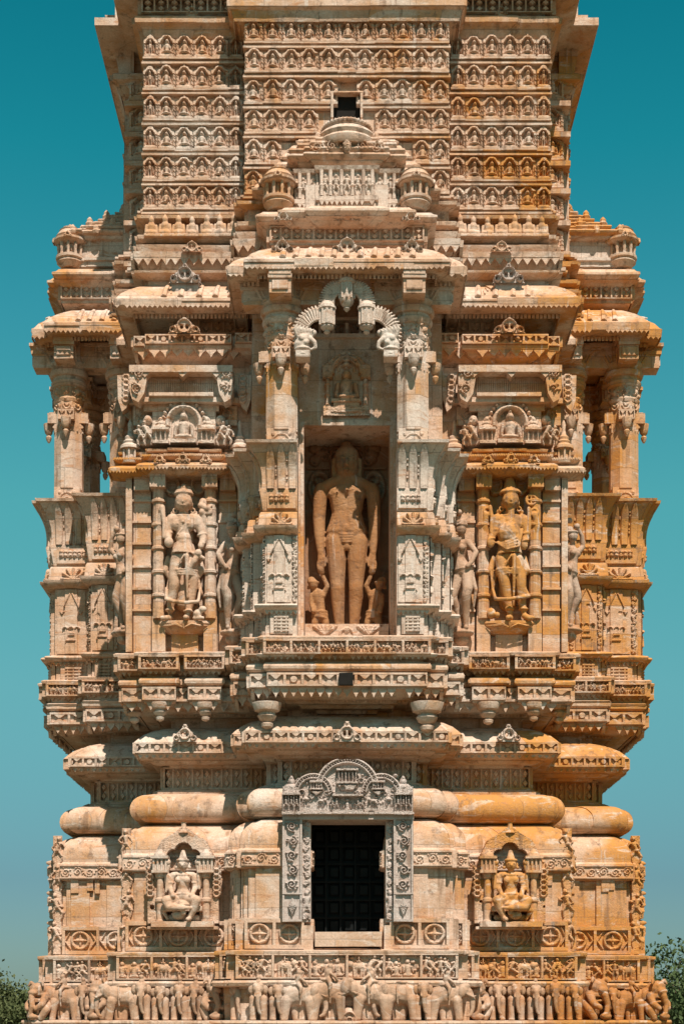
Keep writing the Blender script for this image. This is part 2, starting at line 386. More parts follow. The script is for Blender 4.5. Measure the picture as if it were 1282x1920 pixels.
def offset(poly, o):
    out = []; k = len(poly)
    for i in range(k):
        a, b, c = poly[i-1], poly[i], poly[(i+1) % k]
        l0 = math.dist(a, b); l1 = math.dist(b, c)
        n0 = ((b[1]-a[1])/l0, -(b[0]-a[0])/l0); n1 = ((c[1]-b[1])/l1, -(c[0]-b[0])/l1)
        d = 1+n0[0]*n1[0]+n0[1]*n1[1]
        out.append((b[0]+o*(n0[0]+n1[0])/d, b[1]+o*(n0[1]+n1[1])/d))
    return out
def loft(m, poly, prof, blocks=True, var=.010, bl=(.45, .95)):
    """prof: (z, offset) bottom to top, swept round the plan; blocks = visible ashlar pieces with tiny set-offs"""
    core = -.014 if blocks else 0
    rings = [offset(poly, o+core) for z, o in prof]; n = len(poly); V = []
    for (z, o), r in zip(prof, rings): V += [(x, y, z) for x, y in r]
    k = len(prof)
    Fc = [(j*n+i, j*n+(i+1) % n, (j+1)*n+(i+1) % n, (j+1)*n+i) for j in range(k-1) for i in range(n)]
    Fc += [tuple(range(n))[::-1], tuple((k-1)*n+i for i in range(n))]
    m.add(V, Fc)
    if not blocks: return
    full = [offset(poly, o) for z, o in prof]
    for i in range(n):
        a = poly[i]; b = poly[(i+1) % n]; L = math.dist(a, b)
        if a[1] > 5.5 and b[1] > 5.5: continue
        nrm = ((b[1]-a[1])/L, -(b[0]-a[0])/L)
        cuts = [0.]
        while L-cuts[-1] > bl[1]*1.3: cuts.append(cuts[-1]+R_(*bl))
        cuts.append(L); cuts = [c/L for c in cuts]
        for t0, t1 in zip(cuts[:-1], cuts[1:]):
            dv = R_(-.3, 1)*var; dz = R_(-1, 1)*var*.35; e = .0015/L
            P = []
            for (z, o), r in zip(prof, full):
                p, q = r[i], r[(i+1) % n]; nn = 4
                for s_ in range(nn+1):
                    t = t0+e+(t1-t0-2*e)*s_/nn; jj = R_(-.0025, .0025)
                    P.append((p[0]+(q[0]-p[0])*t+nrm[0]*(dv+jj), p[1]+(q[1]-p[1])*t+nrm[1]*(dv+jj), z+dz+R_(-.002, .002)))
            c = nn+1
            fs = [(j*c+s_, j*c+s_+1, (j+1)*c+s_+1, (j+1)*c+s_) for j in range(k-1) for s_ in range(nn)]
            # end faces back to the core
            P2 = [];
            for (z, o), r in zip(prof, rings):
                p, q = r[i], r[(i+1) % n]; P2.append((p[0]+(q[0]-p[0])*(t0+e), p[1]+(q[1]-p[1])*(t0+e), z)); P2.append((p[0]+(q[0]-p[0])*(t1-e), p[1]+(q[1]-p[1])*(t1-e), z))
            b0 = len(P)
            fs += [(b0+2*j, j*c, (j+1)*c, b0+2*j+2) for j in range(k-1)]
            fs += [(j*c+nn, b0+2*j+1, b0+2*j+3, (j+1)*c+nn) for j in range(k-1)]
            m.add(P+P2, fs)
def segs(poly, off=0, z0=0, minlen=.14, front=False, ymax=4.9):
    r = offset(poly, off); out = []; n = len(r)
    for i in range(n):
        a, b = r[i], r[(i+1) % n]; L = math.dist(a, b)
        if L < minlen: continue
        u = ((b[0]-a[0])/L, (b[1]-a[1])/L); nn = (u[1], -u[0])
        if nn[1] > .3 or (front and abs(nn[0]) > .5) or (a[1]+b[1])/2 > ymax: continue
        out.append((F_(a, u, nn, z0), L))
    return out
# ---- running ornaments: F at the lower left of the strip
def fret(m, F, L, h, d=.035, unit=None):
    t = h*.16; obox(m, F, 0, L, 0, t, 0, d); obox(m, F, 0, L, h-t, h, 0, d)
    n = max(1, round(L/(unit or h*1.35))); p = L/n; ih = h-2*t
    for i in range(n+1):
        a = i*p; w_ = h*.10
        obox(m, F, max(0, a-w_), min(L, a+w_), t, h-t, 0, d*.98)
    for i in range(n):
        c = (i+.5)*p; hw = p*.5-h*.10; y0 = t; q = ih
        if i % 3 == 1 and n > 2: prism(m, F, [(c+ih*.46*cos(x*pi/5), h/2+ih*.46*sin(x*pi/5)) for x in range(10)], 0, d*1.05, .25)
        else:
            # bow-tie openings: solid wedges from above and below almost meet
            prism(m, F, [(c-hw*.72, y0), (c+hw*.72, y0), (c+hw*.12, h/2-ih*.06), (c-hw*.12, h/2-ih*.06)], 0, d*.95)
            prism(m, F, [(c-hw*.12, h/2+ih*.06), (c+hw*.12, h/2+ih*.06), (c+hw*.72, h-t), (c-hw*.72, h-t)], 0, d*.95)
def teeth(m, F, L, h, d=.03, unit=None, scal=False):
    """hanging points; v=0 is the line they hang from"""
    n = max(1, round(L/(unit or h*1.1))); p = L/n
    obox(m, F, 0, L, -h*.15, 0, 0, d)
    for i in range(n):
        a = i*p; g = p*.04; hh = h*R_(.88, 1.05)
        if random.random() < .05: continue
        pts = [(a+g, -h*.12), (a+g, -h*.35), (a+p*.3, -h*.62), (a+p/2, -hh), (a+p*.7, -h*.62), (a+p-g, -h*.35), (a+p-g, -h*.12)] if scal else [(a+g, -h*.12), (a+p/2, -hh), (a+p-g, -h*.12)]
        prism(m, F, pts, 0, d)
def dentil(m, F, L, h, d=.03, unit=.06):
    n = max(1, round(L/unit)); p = L/n
    for i in range(n): obox(m, F, i*p+p*.18, i*p+p*.82, 0, h, 0, d)
def frieze(m, F, L, h, dp=.06, res=.011, frame=.018, panel=.5, kind=None, seatp=.2):
    """framed panels crowded with little carved people and beasts"""
    n = max(1, round(L/panel)); p = L/n
    obox(m, F, 0, L, 0, frame, 0, dp*1.1); obox(m, F, 0, L, h-frame, h, 0, dp*1.1)
    for i in range(n+1):
        a = min(max(i*p, .02), L-.02); obox(m, F, a-.02, a+.02, frame, h-frame, 0, dp)
        if 0 < i < n: lathe(m, F, [(frame, .012), (h*.3, .02), (h*.4, .014), (h*.6, .022), (h-frame, .014)], 6, a, dp)
    for i in range(n):
        w_ = p-.04; ih = h-2*frame
        if w_ < .07: continue
        hf = HF(w_, ih, res); x = .04
        while x < w_-.02:
            r = random.random()
            if r < .12 and ih*1.2 < w_ and x+ih*.5 < w_: hf.beast(x+ih*.35, 0, ih*R_(.75, .9), dp*.9, random.choice((-1, 1))); hf.man(x+ih*.35, ih*.5, ih*.5, dp); x += ih*.85
            elif r < .12+seatp: hf.man(x+.02, 0, ih*R_(.75, .9), dp*R_(.75, 1), R_(-.05, .05), seat=True); x += ih*R_(.45, .6)
            else: hf.man(x, 0, ih*R_(.88, 1.05), dp*R_(.8, 1.1), R_(-.22, .22), R_(-.05, .3), R_(-.2, .9)); x += ih*R_(.27, .38)
        for _ in range(int(w_/.035)): hf.ell(R_(0, w_), R_(0, ih), R_(.012, .03), R_(.012, .025), dp*R_(.4, .8))
        hf.emit(m, F, i*p+.02, frame, 0)
def wheels(m, F, L, h, dp=.05, unit=None):
    """rails, posts and pierced wheel rosettes"""
    t = h*.13; obox(m, F, 0, L, 0, t, 0, dp); obox(m, F, 0, L, h-t, h, 0, dp)
    n = max(1, round(L/(unit or h*1.15))); p = L/n; ih = h-2*t
    for i in range(n+1):
        a = min(max(i*p, .022), L-.022); obox(m, F, a-.022, a+.022, t, h-t, 0, dp)
    for i in range(n):
        w_ = p-.044
        if w_ < .08: continue
        hf = HF(w_, ih, .010); c = w_/2; R = min(ih, w_)*.40
        if w_ < ih*.55: hf.scroll(dp*.8, .012)
        else:
            hf.ring(c, ih/2, R, R*.22, dp*.95); 
            for k in range(4):
                th = k*pi/2; hf.cap(c, ih/2, c+R*cos(th), ih/2+R*sin(th), R*.26, .004, dp*.75)
            hf.ell(c, ih/2, R*.2, R*.2, dp)
            if w_ > ih*1.25:
                for sx in (-1, 1): hf.cap(c+sx*R*1.2, ih*.1, c+sx*w_*.48, ih*.5, .014, .02, dp*.7); hf.cap(c+sx*w_*.46, ih*.5, c+sx*R*1.25, ih*.9, .02, .012, dp*.7)
        hf.emit(m, F, i*p+.022, t, 0)
def lattice(m, F, L, h, d=.03, unit=.15):
    """tall diamonds between slats"""
    n = max(1, round(L/unit)); p = L/n; t = h*.08
    obox(m, F, 0, L, 0, t, 0, d); obox(m, F, 0, L, h-t, h, 0, d)
    for i in range(n+1):
        a = min(max(i*p, .012), L-.012); obox(m, F, a-.012, a+.012, t, h-t, 0, d)
    for i in range(n):
        c = (i+.5)*p; w_ = p*.30
        for k in range(2):
            y0 = t+(h-2*t)*k/2; y1 = y0+(h-2*t)/2; prism(m, F, [(c, y0), (c+w_, (y0+y1)/2), (c, y1), (c-w_, (y0+y1)/2)], 0, d*.9, .3)
def leafband(m, F, L, h, dp=.03, r=.012):
    hf = HF(L, h, .011); hf.scroll(dp, r); hf.emit(m, F)
def crest(m, F, c, w_, h, d=.06):
    """small pierced chaitya gable centred at a=c, standing on v=0"""
    hf = HF(w_, h, .010); x = w_/2
    pts = [(0, 0), (w_, 0), (w_*.86, h*.18), (w_*.80, h*.5), (w_*.68, h*.62), (w_*.6, h*.78), (w_*.54, h), (w_*.46, h), (w_*.4, h*.78), (w_*.32, h*.62), (w_*.2, h*.5), (w_*.14, h*.18)]
    hf.poly(pts, d*.6); hf.ring(x, h*.42, w_*.20, .016, d); hf.cut(x-w_*.08, h*.42, w_*.055, h*.14, 0); hf.cut(x+w_*.08, h*.42, w_*.055, h*.14, 0); hf.ell(x, h*.88, w_*.05, h*.1, d)
    for s_ in (-1, 1): hf.ring(x+s_*w_*.33, h*.2, w_*.09, .012, d)
    hf.emit(m, F, c-x, 0, 0)
# ============================================================= THE TOWER (one thing, every course a part)
tower = empty('stone_tower', 'tall carved sandstone tower of stepped courses, cream to orange, rising behind its balconies', 'tower')
PA = notch(plan([(1.50, .78), (1.68, .50)], 3.32, [(1.80, 4.52), (1.55, 4.66)]), .07)
PAd = notch(plan([(.60, -.2), (1.50, .78), (1.68, .50)], 3.32, [(1.80, 4.52), (1.55, 4.66)]), .07)
PAs = plan([(1.50, .78), (1.68, .50)], 3.32, [(1.80, 4.52), (1.55, 4.66)])
BX = [(1.9, 2.32), (2.58, 3.0)]
PC = plan([(1.10, 1.18), (1.35, 1.08), (1.62, .5)], 3.32, [(1.62, 4.12), (1.35, 4.74), (1.10, 4.84)], BX, .13)
def band(name, P, prof, mat=None, blocks=True, parent=tower, deco=None, yref=None, var=.010, bl=(.45, .95)):
    m = M(); pr = [(Z(py, -o if yref is None else yref), o) for py, o in prof]
    loft(m, P, pr, blocks, var, bl)
    if deco: deco(m)
    return m.build(name, mat, parent)
def on(P, off, py0, fn, ymax=4.9, minlen=.14, yref=None):
    """run ornament fn(m,F,L) along the plan at offset off, sitting at photo row py0"""
    def g(m):
        for F, L in segs(P, off, Z(py0, -off if yref is None else yref), minlen, ymax=ymax): fn(m, F, L)
    return g
def both(*fs): return lambda m: [f(m) for f in fs]
H_ = lambda a, b, o=0: Z(b, -o)-Z(a, -o)

# plinth below the elephants
m = M(); loft(m, PA, [(-.05, .62), (.5, .62), (.52, .5), (1.2, .5), (1.22, .42), (Z(1921), .42)]); m.build('plinth', STONE, tower)
band('ledge', PA, [(1922, .46), (1919, .47), (1915, .46), (1914, .3)])
band('elephant_backing', PA, [(1916, .10), (1852, .12)], WARM)
band('ledge', PA, [(1853, .18), (1851, .27), (1845, .29), (1841, .27)])
hh = H_(1838, 1793, .2)
band('figure_frieze', PA, [(1842, .17), (1791, .17)], WARM, deco=on(PA, .17, 1838, lambda m, F, L: frieze(m, F, L, hh, .075, .011, .02, .55)))
band('ledge', PA, [(1794, .24), (1792, .25), (1787, .25), (1785, .1)])
hh = H_(1785, 1730, .05)
band('wheel_band', PAd, [(1789, .05), (1727, .05)], deco=on(PAd, .05, 1784, lambda m, F, L: wheels(m, F, L, hh, .07, .52)))
def pil(m):
    for F, L in segs(PAd, 0, Z(1728)):
        h = H_(1728, 1636)
        n = max(1, round(L/.55)); p = L/n
        for i in range(n):
            obox(m, F, i*p+p*.14, i*p+p*.66, 0, h*R_(.97, 1), 0, .045)
        k = 0
        while k < 3 and L > 1: a = R_(.05, L-.2); obox(m, F, a, a+R_(.06, .14), h*R_(.7, .8), h, 0, .07); k += 1
band('panel_wall', PAd, [(1730, 0), (1634, 0)], deco=pil)
hh = H_(1633, 1606, .08)
band('rinceau_band', PAd, [(1638, .0), (1635, .09), (1604, .09), (1600, .05)], deco=both(
    on(PAd, .09, 1633, lambda m, F, L: (obox(m, F, 0, L, 0, .02, 0, .03), obox(m, F, 0, L, hh-.02, hh, 0, .03), HF(L, hh, .011).scroll(.03, .010).emit(m, F)))))
band('shoulder_course', PAd, [(1603, .05), (1592, .055), (1580, .045), (1570, .02), (1562, -.03), (1555, -.10), (1550, -.19), (1547, -.30)])
band('recess', PA, [(1549, -.34), (1542, -.34)], WARM)
tz = [(1518+27.5*cos(t), -.34+.29*sin(t)**.72) for t in np.linspace(.06, pi-.06, 13)]
band('torus_moulding', notch(PAs, .10), tz, var=.024, bl=(.35, .9))
band('ledge', PA, [(1492, -.38), (1486, -.37), (1484, -.40), (1481, -.46)])
hh = H_(1482, 1440, -.5)
band('lattice_course', PA, [(1483, -.52), (1438, -.52)], WARM, deco=on(PAs, -.52, 1482, lambda m, F, L: lattice(m, F, L, hh, .045)))
hh = H_(1413, 1393)
PG = notch(plan([(1.50, 1.0), (1.68, .70)], 3.20, [(1.80, 4.40), (1.55, 4.52)], yc=3.2), .07); PGs = plan([(1.50, 1.0), (1.68, .70)], 3.20, [(1.80, 4.40), (1.55, 4.52)], yc=3.2)
band('cornice', PG, [(1441, -.44), (1436, -.42), (1433, -.28), (1428, -.22), (1425, -.20), (1423, -.08), (1416, -.03), (1413, .0), (1413, -.03), (1393, -.03), (1392, .0), (1386, -.05), (1378, -.13), (1370, -.27), (1366, -.46)],
     deco=both(on(PGs, -.03, 1413, lambda m, F, L: fret(m, F, L, hh, .045)), on(PGs, -.18, 1424, lambda m, F, L: dentil(m, F, L, .045, .03, .05)), on(PGs, -.05, 1414, lambda m, F, L: teeth(m, F, L, .07, .02, .10))))
for a, py, yy, w_, h_ in ((0, 1392, -1.04, .44, .30), (-2.42, 1392, -.05, .38, .27), (2.42, 1392, -.05, .38, .27)):
    m = M(); crest(m, F_((a-0, yy), (1, 0), (0, -1), Z(py, yy)), 0, w_, h_, .09); m.build('crest', PALE, tower)
band('recess', PA, [(1368, -.62), (1340, -.62)], WARM)
# underside of the balcony storey
PCs = plan([(1.30, 1.15), (1.62, .6)], 3.32, [(1.62, 4.18), (1.35, 4.74)])
band('corbel_course', PCs, [(1364, -.86), (1358, -.84), (1355, -.64), (1349, -.6), (1346, -.42), (1341, -.39), (1338, -.22), (1333, -.16)], deco=on(PCs, -.40, 1345, lambda m, F, L: dentil(m, F, L, .04, .04, .055)))
band('corbel_course', PC, [(1336, -.16), (1329, -.12), (1325, -.07), (1321, .02), (1318, .03)], deco=on(PC, -.02, 1319, lambda m, F, L: teeth(m, F, L, .15, .05, .13, True)))
hh = H_(1316, 1292, .05)
band('fret_course', PC, [(1319, .04), (1291, .04), (1289, -.02)], deco=on(PC, .04, 1317, lambda m, F, L: fret(m, F, L, hh, .05)))
band('cushion_course', PC, [(1291, -.02), (1289, .05), (1285, .09), (1280, .095), (1275, .07), (1273, -.02), (1270, -.02)])
hh = H_(1258, 1233, .1)
band('frieze_course', PC, [(1271, -.03), (1267, .03), (1263, .04), (1261, .09), (1232, .09)], WARM, deco=both(
    on(PC, .09, 1260, lambda m, F, L: frieze(m, F, L, hh, .07, .010, .018, .42)), on(PC, .045, 1261, lambda m, F, L: teeth(m, F, L, .075, .04, .085, True))))
band('ledge', PC, [(1234, .10), (1233, .15), (1228, .16), (1226, .12)])
# knobs hanging under the storey
def pendant(m, F, a, d, s=1.0):
    lathe(m, F.at(a, 0, d), [(-.34*s, .02), (-.31*s, .075*s), (-.27*s, .085*s), (-.245*s, .05*s), (-.22*s, .10*s), (-.17*s, .13*s), (-.13*s, .10*s), (-.10*s, .17*s), (-.02, .20*s), (0, .2*s)], 10, sq=True)
for xx, yy, s_ in ((-2.79, -.10, .8), (-2.11, -.10, .8), (2.11, -.10, .95), (2.79, -.10, .8), (-1.15, -1.02, 1.1), (1.15, -1.02, 1.25), (-4.1, 1.75, .8), (4.1, 1.75, .8), (-4.65, 2.1, .8), (4.65, 2.1, 1.0), (-3.2, .15, .9), (3.2, .15, .9)):
    m = M(); pendant(m, FRONT.at(xx, Z(1319, yy), -yy), 0, 0, s_); m.build('pendant_knob', None, tower)

# ---- main storey wall, with a recess for the great niche
PD = plan([(.76, -.95)], 3.27, [])
m = M(); loft(m, PD, [(Z(1229), 0), (Z(1120), .0), (Z(1000), .0), (Z(880), 0), (Z(735), 0)], var=.012, bl=(.5, 1.1)); m.build('main_wall', STONE, tower)

def side_frames(fn):
    """do it on the left face bay and mirrored on the right"""
    for sg in (-1, 1): fn(sg)
GX = -2.40     # centre of the god bay on the left; right is +2.42
def zz(py, Y=0): return Z(py, Y)
for sg in (-1, 1):
    cx = sg*2.42; F = FRONT.at(cx, 0, 0)
    # pilasters framing the bay
    m = M()
    for s2 in (-1, 1):
        # inner column: square head, turned neck, ringed shaft
        a = s2*.385
        obox(m, F, a-.10, a+.10, zz(1226), zz(1160), 0, .16)
        lathe(m, F.at(a, 0, .13), [(zz(1165), .095), (zz(1130), .09)]+[(zz(p), r) for c in range(5) for p, r in ((1130-44*c, .085), (1126-44*c, .085), (1124-44*c, .112), (1120-44*c, .112), (1118-44*c, .088), (1100-44*c, .09))]+[(zz(925), .08), (zz(922), .11), (zz(918), .12), (zz(913), .08), (zz(908), .115), (zz(905), .1)], 10)
        obox(m, F, a-.115, a+.115, zz(924), zz(882), 0, .30)
        hf = HF(.2, H_(924, 884), .01); hf.cap(.10, .27, .03, .08, .012, .006, .02); hf.cap(.10, .27, .17, .08, .012, .006, .02); hf.ring(.06, .28, .025, .009, .02); hf.ring(.14, .28, .025, .009, .02); hf.emit(m, F, a-.1, zz(922), .298)
        # outer strips with ledges
        b = s2*.64
        obox(m, F, b-.13, b+.13, zz(1226), zz(884), 0, .055)
        for c in range(6):
            p = 1150-41*c-R_(0, 3); obox(m, F, b-.14, b+.14, zz(p), zz(p-4), 0, .10)
        obox(m, F, b-.11, b+.12, zz(925), zz(884), .03, .16)
        c3 = s2*.83; obox(m, F, c3-.045, c3+.045, zz(1226), zz(900), 0, .14)
    # carved scroll brackets beside the crown
    hf = HF(.54, .5, .011)
    for s2 in (-1, 1):
        x = .27+s2*.20; hf.ring(x, .28, .10, .026, .06, 1.3); hf.cap(x+s2*.03, .38, .27+s2*.04, .44, .03, .03, .05)
    hf.emit(m, F, -.27, zz(945), 0)
    obox(m, F, -.2, .2, zz(1226), zz(1190), 0, .09)
    m.build('god_bay', STONE if sg < 0 else WARM, tower)
    # canopy: two tiers of little eaves
    m = M()
    Pc = [(-.95, 0), (-.95, -.10), (-.52, -.10), (-.52, -.24), (-.2, -.24), (-.2, -.27), (.2, -.27), (.2, -.24), (.52, -.24), (.52, -.10), (.95, -.10), (.95, 0)]
    Pw = [(x+cx, y) for x, y in Pc]
    loft(m, Pw, [(Z(890, -.3), .02), (Z(886, -.3), .10), (Z(882, -.3), .16), (Z(877, -.3), .17), (Z(872, -.3), .13), (Z(866, -.3), .02), (Z(862, -.3), -.02)], var=.012)
    for Fs, L in segs(Pw, .16, Z(880, -.3), .1): teeth(m, Fs, L, .05, .02, .05, True)
    loft(m, Pw, [(Z(864, -.3), -.05), (Z(861, -.3), .06), (Z(858, -.3), .09), (Z(854, -.3), .09), (Z(850, -.3), .0), (Z(846, -.3), -.04), (Z(845, -.3), .03), (Z(841, -.3), .04), (Z(838, -.3), -.02)], var=.012)
    for Fs, L in segs(Pw, .09, Z(857, -.3), .1): dentil(m, Fs, L, .03, .02, .035)
    for a, s_ in ((-.34, .14), (0, .17), (.34, .14)): crest(m, F.at(a, Z(868, -.42), .40), 0, s_*1.3, s_, .05)
    m.build('niche_canopy', RUST if sg < 0 else WARM, tower)
    # shrine gable over the canopy
    m = M(); zb = Z(836, -.2); Fg = F.at(0, zb, .20)
    hf = HF(1.5, .78, .011); c = .75
    hf.poly([(.30, 0), (1.2, 0), (1.22, .34), (1.0, .42), (.93, .58), (.80, .66), (.77, .74), (.73, .74), (.70, .66), (.57, .58), (.5, .42), (.28, .34)], .05)
    for k in range(15):
        th = pi*(k/14); hf.ell(c+.31*cos(th), .33+.33*sin(th), .035, .035, .10)
    hf.ring(c, .31, .24, .04, .13, v0=.26); hf.cut(c, .30, .185, .21, .02); hf.cutbox(c-.18, .02, c+.18, .3, .02)
    hf.ell(c, .60, .05, .06, .13); hf.ell(c, .53, .09, .035, .12)
    # seated saint
    hf.box(c-.19, 0, c+.19, .06, .16); hf.ell(c, .105, .18, .05, .16); hf.cap(c, .13, c, .27, .075, .095, .15); hf.cap(c-.11, .27, c-.13, .13, .034, .03, .13); hf.cap(c+.11, .27, c+.13, .13, .034, .03, .13); hf.ell(c, .40, .062, .075, .17); hf.ell(c, .47, .03, .03, .15)
    for s2 in (-1, 1):
        x = c+s2*.34
        hf.box(x-.12, 0, x+.12, .05, .13); hf.box(x-.10, .05, x+.10, .20, .05)
        for q in (-.07, 0, .07): hf.cap(x+q, .05, x+q, .19, .018, .018, .12)
        hf.box(x-.13, .20, x+.13, .24, .15); hf.ell(x, .25, .12, .05, .13); hf.ell(x, .31, .085, .05, .11); hf.ell(x, .37, .05, .06, .10)
        hf.man(x+s2*.20, 0, .36, .10, s2*.12, .05, .6); hf.man(x+s2*.30, .0, .30, .08, s2*.1, .05, .4)
        hf.ell(x+s2*.2, .38, .06, .07, .08)
    hf.emit(m, Fg, -c, 0, 0)
    obox(m, F, -.47, .47, Z(840, 0), Z(775, 0), 0, .20); obox(m, F, -.66, .66, Z(840, 0), Z(795, 0), 0, .17)
    for s2 in (-1, 1):
        lathe(m, F.at(s2*.82, Z(868, -.15), .08), [(0, .14), (.03, .15), (.05, .09), (.2, .09), (.22, .155), (.26, .15), (.30, .10), (.33, .11), (.36, .075), (.40, .08), (.44, .04), (.52, .025), (.60, .035), (.66, .01)], 12)
        for k in range(8): th = k*pi/4; lathe(m, F.at(s2*.82+.115*cos(th), Z(868, -.15), .08+.115*sin(th)), [(.05, .016), (.2, .016)], 5)
    m.build('shrine_gable', PALE if sg < 0 else STONE, tower)
    # heavy block with leaf-carved scroll ends
    m = M(); Fb = F.at(-.10*sg*0, 0, 0); z0, z1 = Z(748, -.45), Z(684, -.5)
    Hb = z1-z0
    obox(m, F, -.72, .62, z0, z0+.07, 0, .34); obox(m, F, -.60, .52, z0-.09, z0, 0, .22); obox(m, F, -.44, .40, z0-.17, z0-.09, 0, .14)
    obox(m, F, -.78, .74, z1-.10, z1, 0, .50); obox(m, F, -.70, .66, z0+.07, z1-.1, 0, .28)
    for k in range(30): a = -.5+k*.032; obox(m, F, a, a+.016, z0+.09, z1-.13, .28, .305)
    obox(m, F, -.5, .45, z0+.07, z0+.12, .28, .40)
    for k in (-.55, 0, .5): prism(m, F, [(k-.07, z1-.10), (k, z1-.17), (k+.07, z1-.10)], .28, .48)
    for s2, w_ in ((-1, .24), (1, .22)):
        a0 = -.78 if s2 < 0 else .74-w_
        # leaf scroll: rounded carved end
        pts = [(a0, z1-.1)]+[(a0+w_, z1-.1), (a0+w_*1.05, z1-.2), (a0+w_*.9, z0+.08), (a0+w_*.55, z0-.05), (a0+w_*.15, z0), (a0, z0+.12)]
        if s2 > 0: pts = [(2*a0+w_-x, y) for x, y in pts][::-1]
        prism(m, F, pts, .2, .46)
        hf = HF(w_, Hb-.02, .011); hf.scroll(.04, .013); hf.cut(w_*(.95 if s2 < 0 else .05), .03, w_*.45, .12); hf.emit(m, F, a0, z0+.03, .46)
    for s2 in (-1, 1):
        # smaller leaf volutes turned sideways behind
        pts = [(s2*.78, z1-.02), (s2*1.0, z1-.02), (s2*.99, z0+.1), (s2*.93, z0-.08), (s2*.86, z0-.02), (s2*.8, z0+.15)]
        if s2 < 0: pts = pts[::-1]
        prism(m, F, pts[::-1], .0, .16)
    hf = HF(1.9, Hb, .012)
    for s2 in (-1, 1):
        for k in range(5): hf.ring(.95+s2*.87, .1+k*.08, .045, .014, .03)
    hf.emit(m, F, -.95, z0, .16)
    m.build('scroll_block', STONE, tower)
    # sunk wall behind the shrine
    m = M()
    obox(m, F, -.9, .9, Z(762, 0), Z(752, 0), 0, .14); obox(m, F, -.78, .78, Z(800, 0), Z(764, 0), 0, .06)
    hf = HF(1.5, .26, .011); hf.scroll(.03, .011); hf.emit(m, F, -.75, Z(798, 0), .06)
    m.build('wall_panel', STONE, tower)

# ---- frets and the great eaves over the god bays
PE = plan([(1.45, .12)], 2.98, [(1.5, 3.1)], [(1.95, 2.8)], .08)
band('stepped_course', PE, [(740, .18), (735, .16), (720, .05), (700, .0), (690, .02), (684, .0), (676, .02)], yref=0)
hh = H_(646, 628, .25)
band('fret_cornice', PE, [(680, -.06), (674, -.04), (668, .02), (664, .12), (658, .15), (655, .22), (649, .23), (647, .22), (628, .22), (626, .14), (618, .0), (610, -.2), (606, -.25)], yref=.04, deco=both(
    on(PE, .22, 647, lambda m, F, L: fret(m, F, L, hh, .05), yref=.04), on(PE, .17, 652, lambda m, F, L: teeth(m, F, L, .15, .05, .17, True), yref=.04)))
for sg in (-1, 1): m = M(); crest(m, F_((sg*2.42, -.12), (1, 0), (0, -1), Z(628, -.1)), 0, .50, .24, .10); m.build('crest', STONE, tower)
hh = H_(606, 570, -.3)
band('shadow_lattice', PE, [(610, -.30), (560, -.30)], yref=0, deco=on(PE, -.30, 606, lambda m, F, L: lattice(m, F, L, hh, .05, .2), yref=.2))
PF = plan([(1.35, .0)], 2.84, [(1.35, 3.0)], [], 0)
def eave(m, P, zl, inner=-.3, outr=.52, rise=.36, thick=.09, ribs=.11, drop=.0):
    sl_ = lambda t: (zl+thick+.02+rise*t, outr-.02-.30*t**1.5-.05*t)
    loft(m, P, [(zl+.06, inner), (zl+.03, outr*.55), (zl-.03, outr*.58), (zl-.03, outr-.05), (zl, outr), (zl+thick, outr+.01), sl_(0), sl_(.3), sl_(.6), sl_(.85), sl_(1), (zl+thick+rise+.02, outr-.45)], var=.022, bl=(.35, .8))
    for F, L in segs(P, outr, zl, .2):
        teeth(m, F, L, .055, .012, .075, True); obox(m, F, 0, L, thick*.55, thick*.75, 0, .018)
    # rolled ribs down the slope
    for F, L in segs(P, 0, 0, .25):
        n = max(1, round(L/ribs/1.6)); p = L/n
        for i in range(n):
            a = (i+.5)*p+R_(-.02, .02)
            tubep(m, [tuple(F.p(a+.01*q, z, d-.012)) for q, (z, d) in enumerate((sl_(.02), sl_(.35), sl_(.7), sl_(.97)))], [.055, .05, .045, .03], 7)
            if random.random() < .5: tubep(m, [tuple(F.p(a+p*.5+.03*cos(th), sl_(.45+.3*sin(th))[0], sl_(.45+.3*sin(th))[1])) for th in (0, 1, 2, 3, 4)], [.014]*5, 5)
    # tiny square drill holes pattern along the soffit lip
    for F, L in segs(P, outr*.57, zl-.10, .2): dentil(m, F, L, .06, .02, .06)
m = M(); eave(m, PF, Z(563, -.3), outr=.62, ribs=.16, rise=.33); m.build('great_eave', STONE, tower)
for sg in (-1, 1):
    m = M(); Fq = F_((sg*2.42, .0), (1, 0), (0, -1), Z(534, .0)); crest(m, Fq, 0, .50, .30, .13); obox(m, Fq, -.2, .2, -.1, .14, -.3, .03); m.build('crest', GREY, tower)

# ---- the shaft
PS0 = plan([(1.55, .43)], 3.08, [(1.55, 3.62)])
PS = notch(PS0, .05)
SY = YC-3.08
m = M(); loft(m, PS, [(Z(535, SY), -.02), (Z(400, SY), -.03), (Z(250, SY), -.04), (Z(100, SY), -.06), (Z(-60, SY), -.08)], var=.014, bl=(.3, .7)); m.build('shaft_wall', STONE, tower)
PSb = PS
def sband(name, prof, deco=None, mat=None): return band(name, PSb, prof, mat, deco=deco, yref=SY-.1)
sband('ledge', [(520, .02), (514, .16), (510, .17), (507, .04)])
sband('tooth_cornice', [(508, .0), (500, .06), (489, .10), (486, .17), (476, .18), (473, .10), (467, .13), (461, .14), (458, .02)], on(PS0, .12, 486, lambda m, F, L: teeth(m, F, L, .12, .05, .14), yref=SY-.1))
sband('saint_row_shelf', [(452, .02), (448, .11), (441, .12), (438, .04)])
sband('ledge', [(412, .02), (410, .12), (404, .13), (401, .03)])
sband('ledge', [(397, .03), (394, .08), (390, .08), (388, .0)])

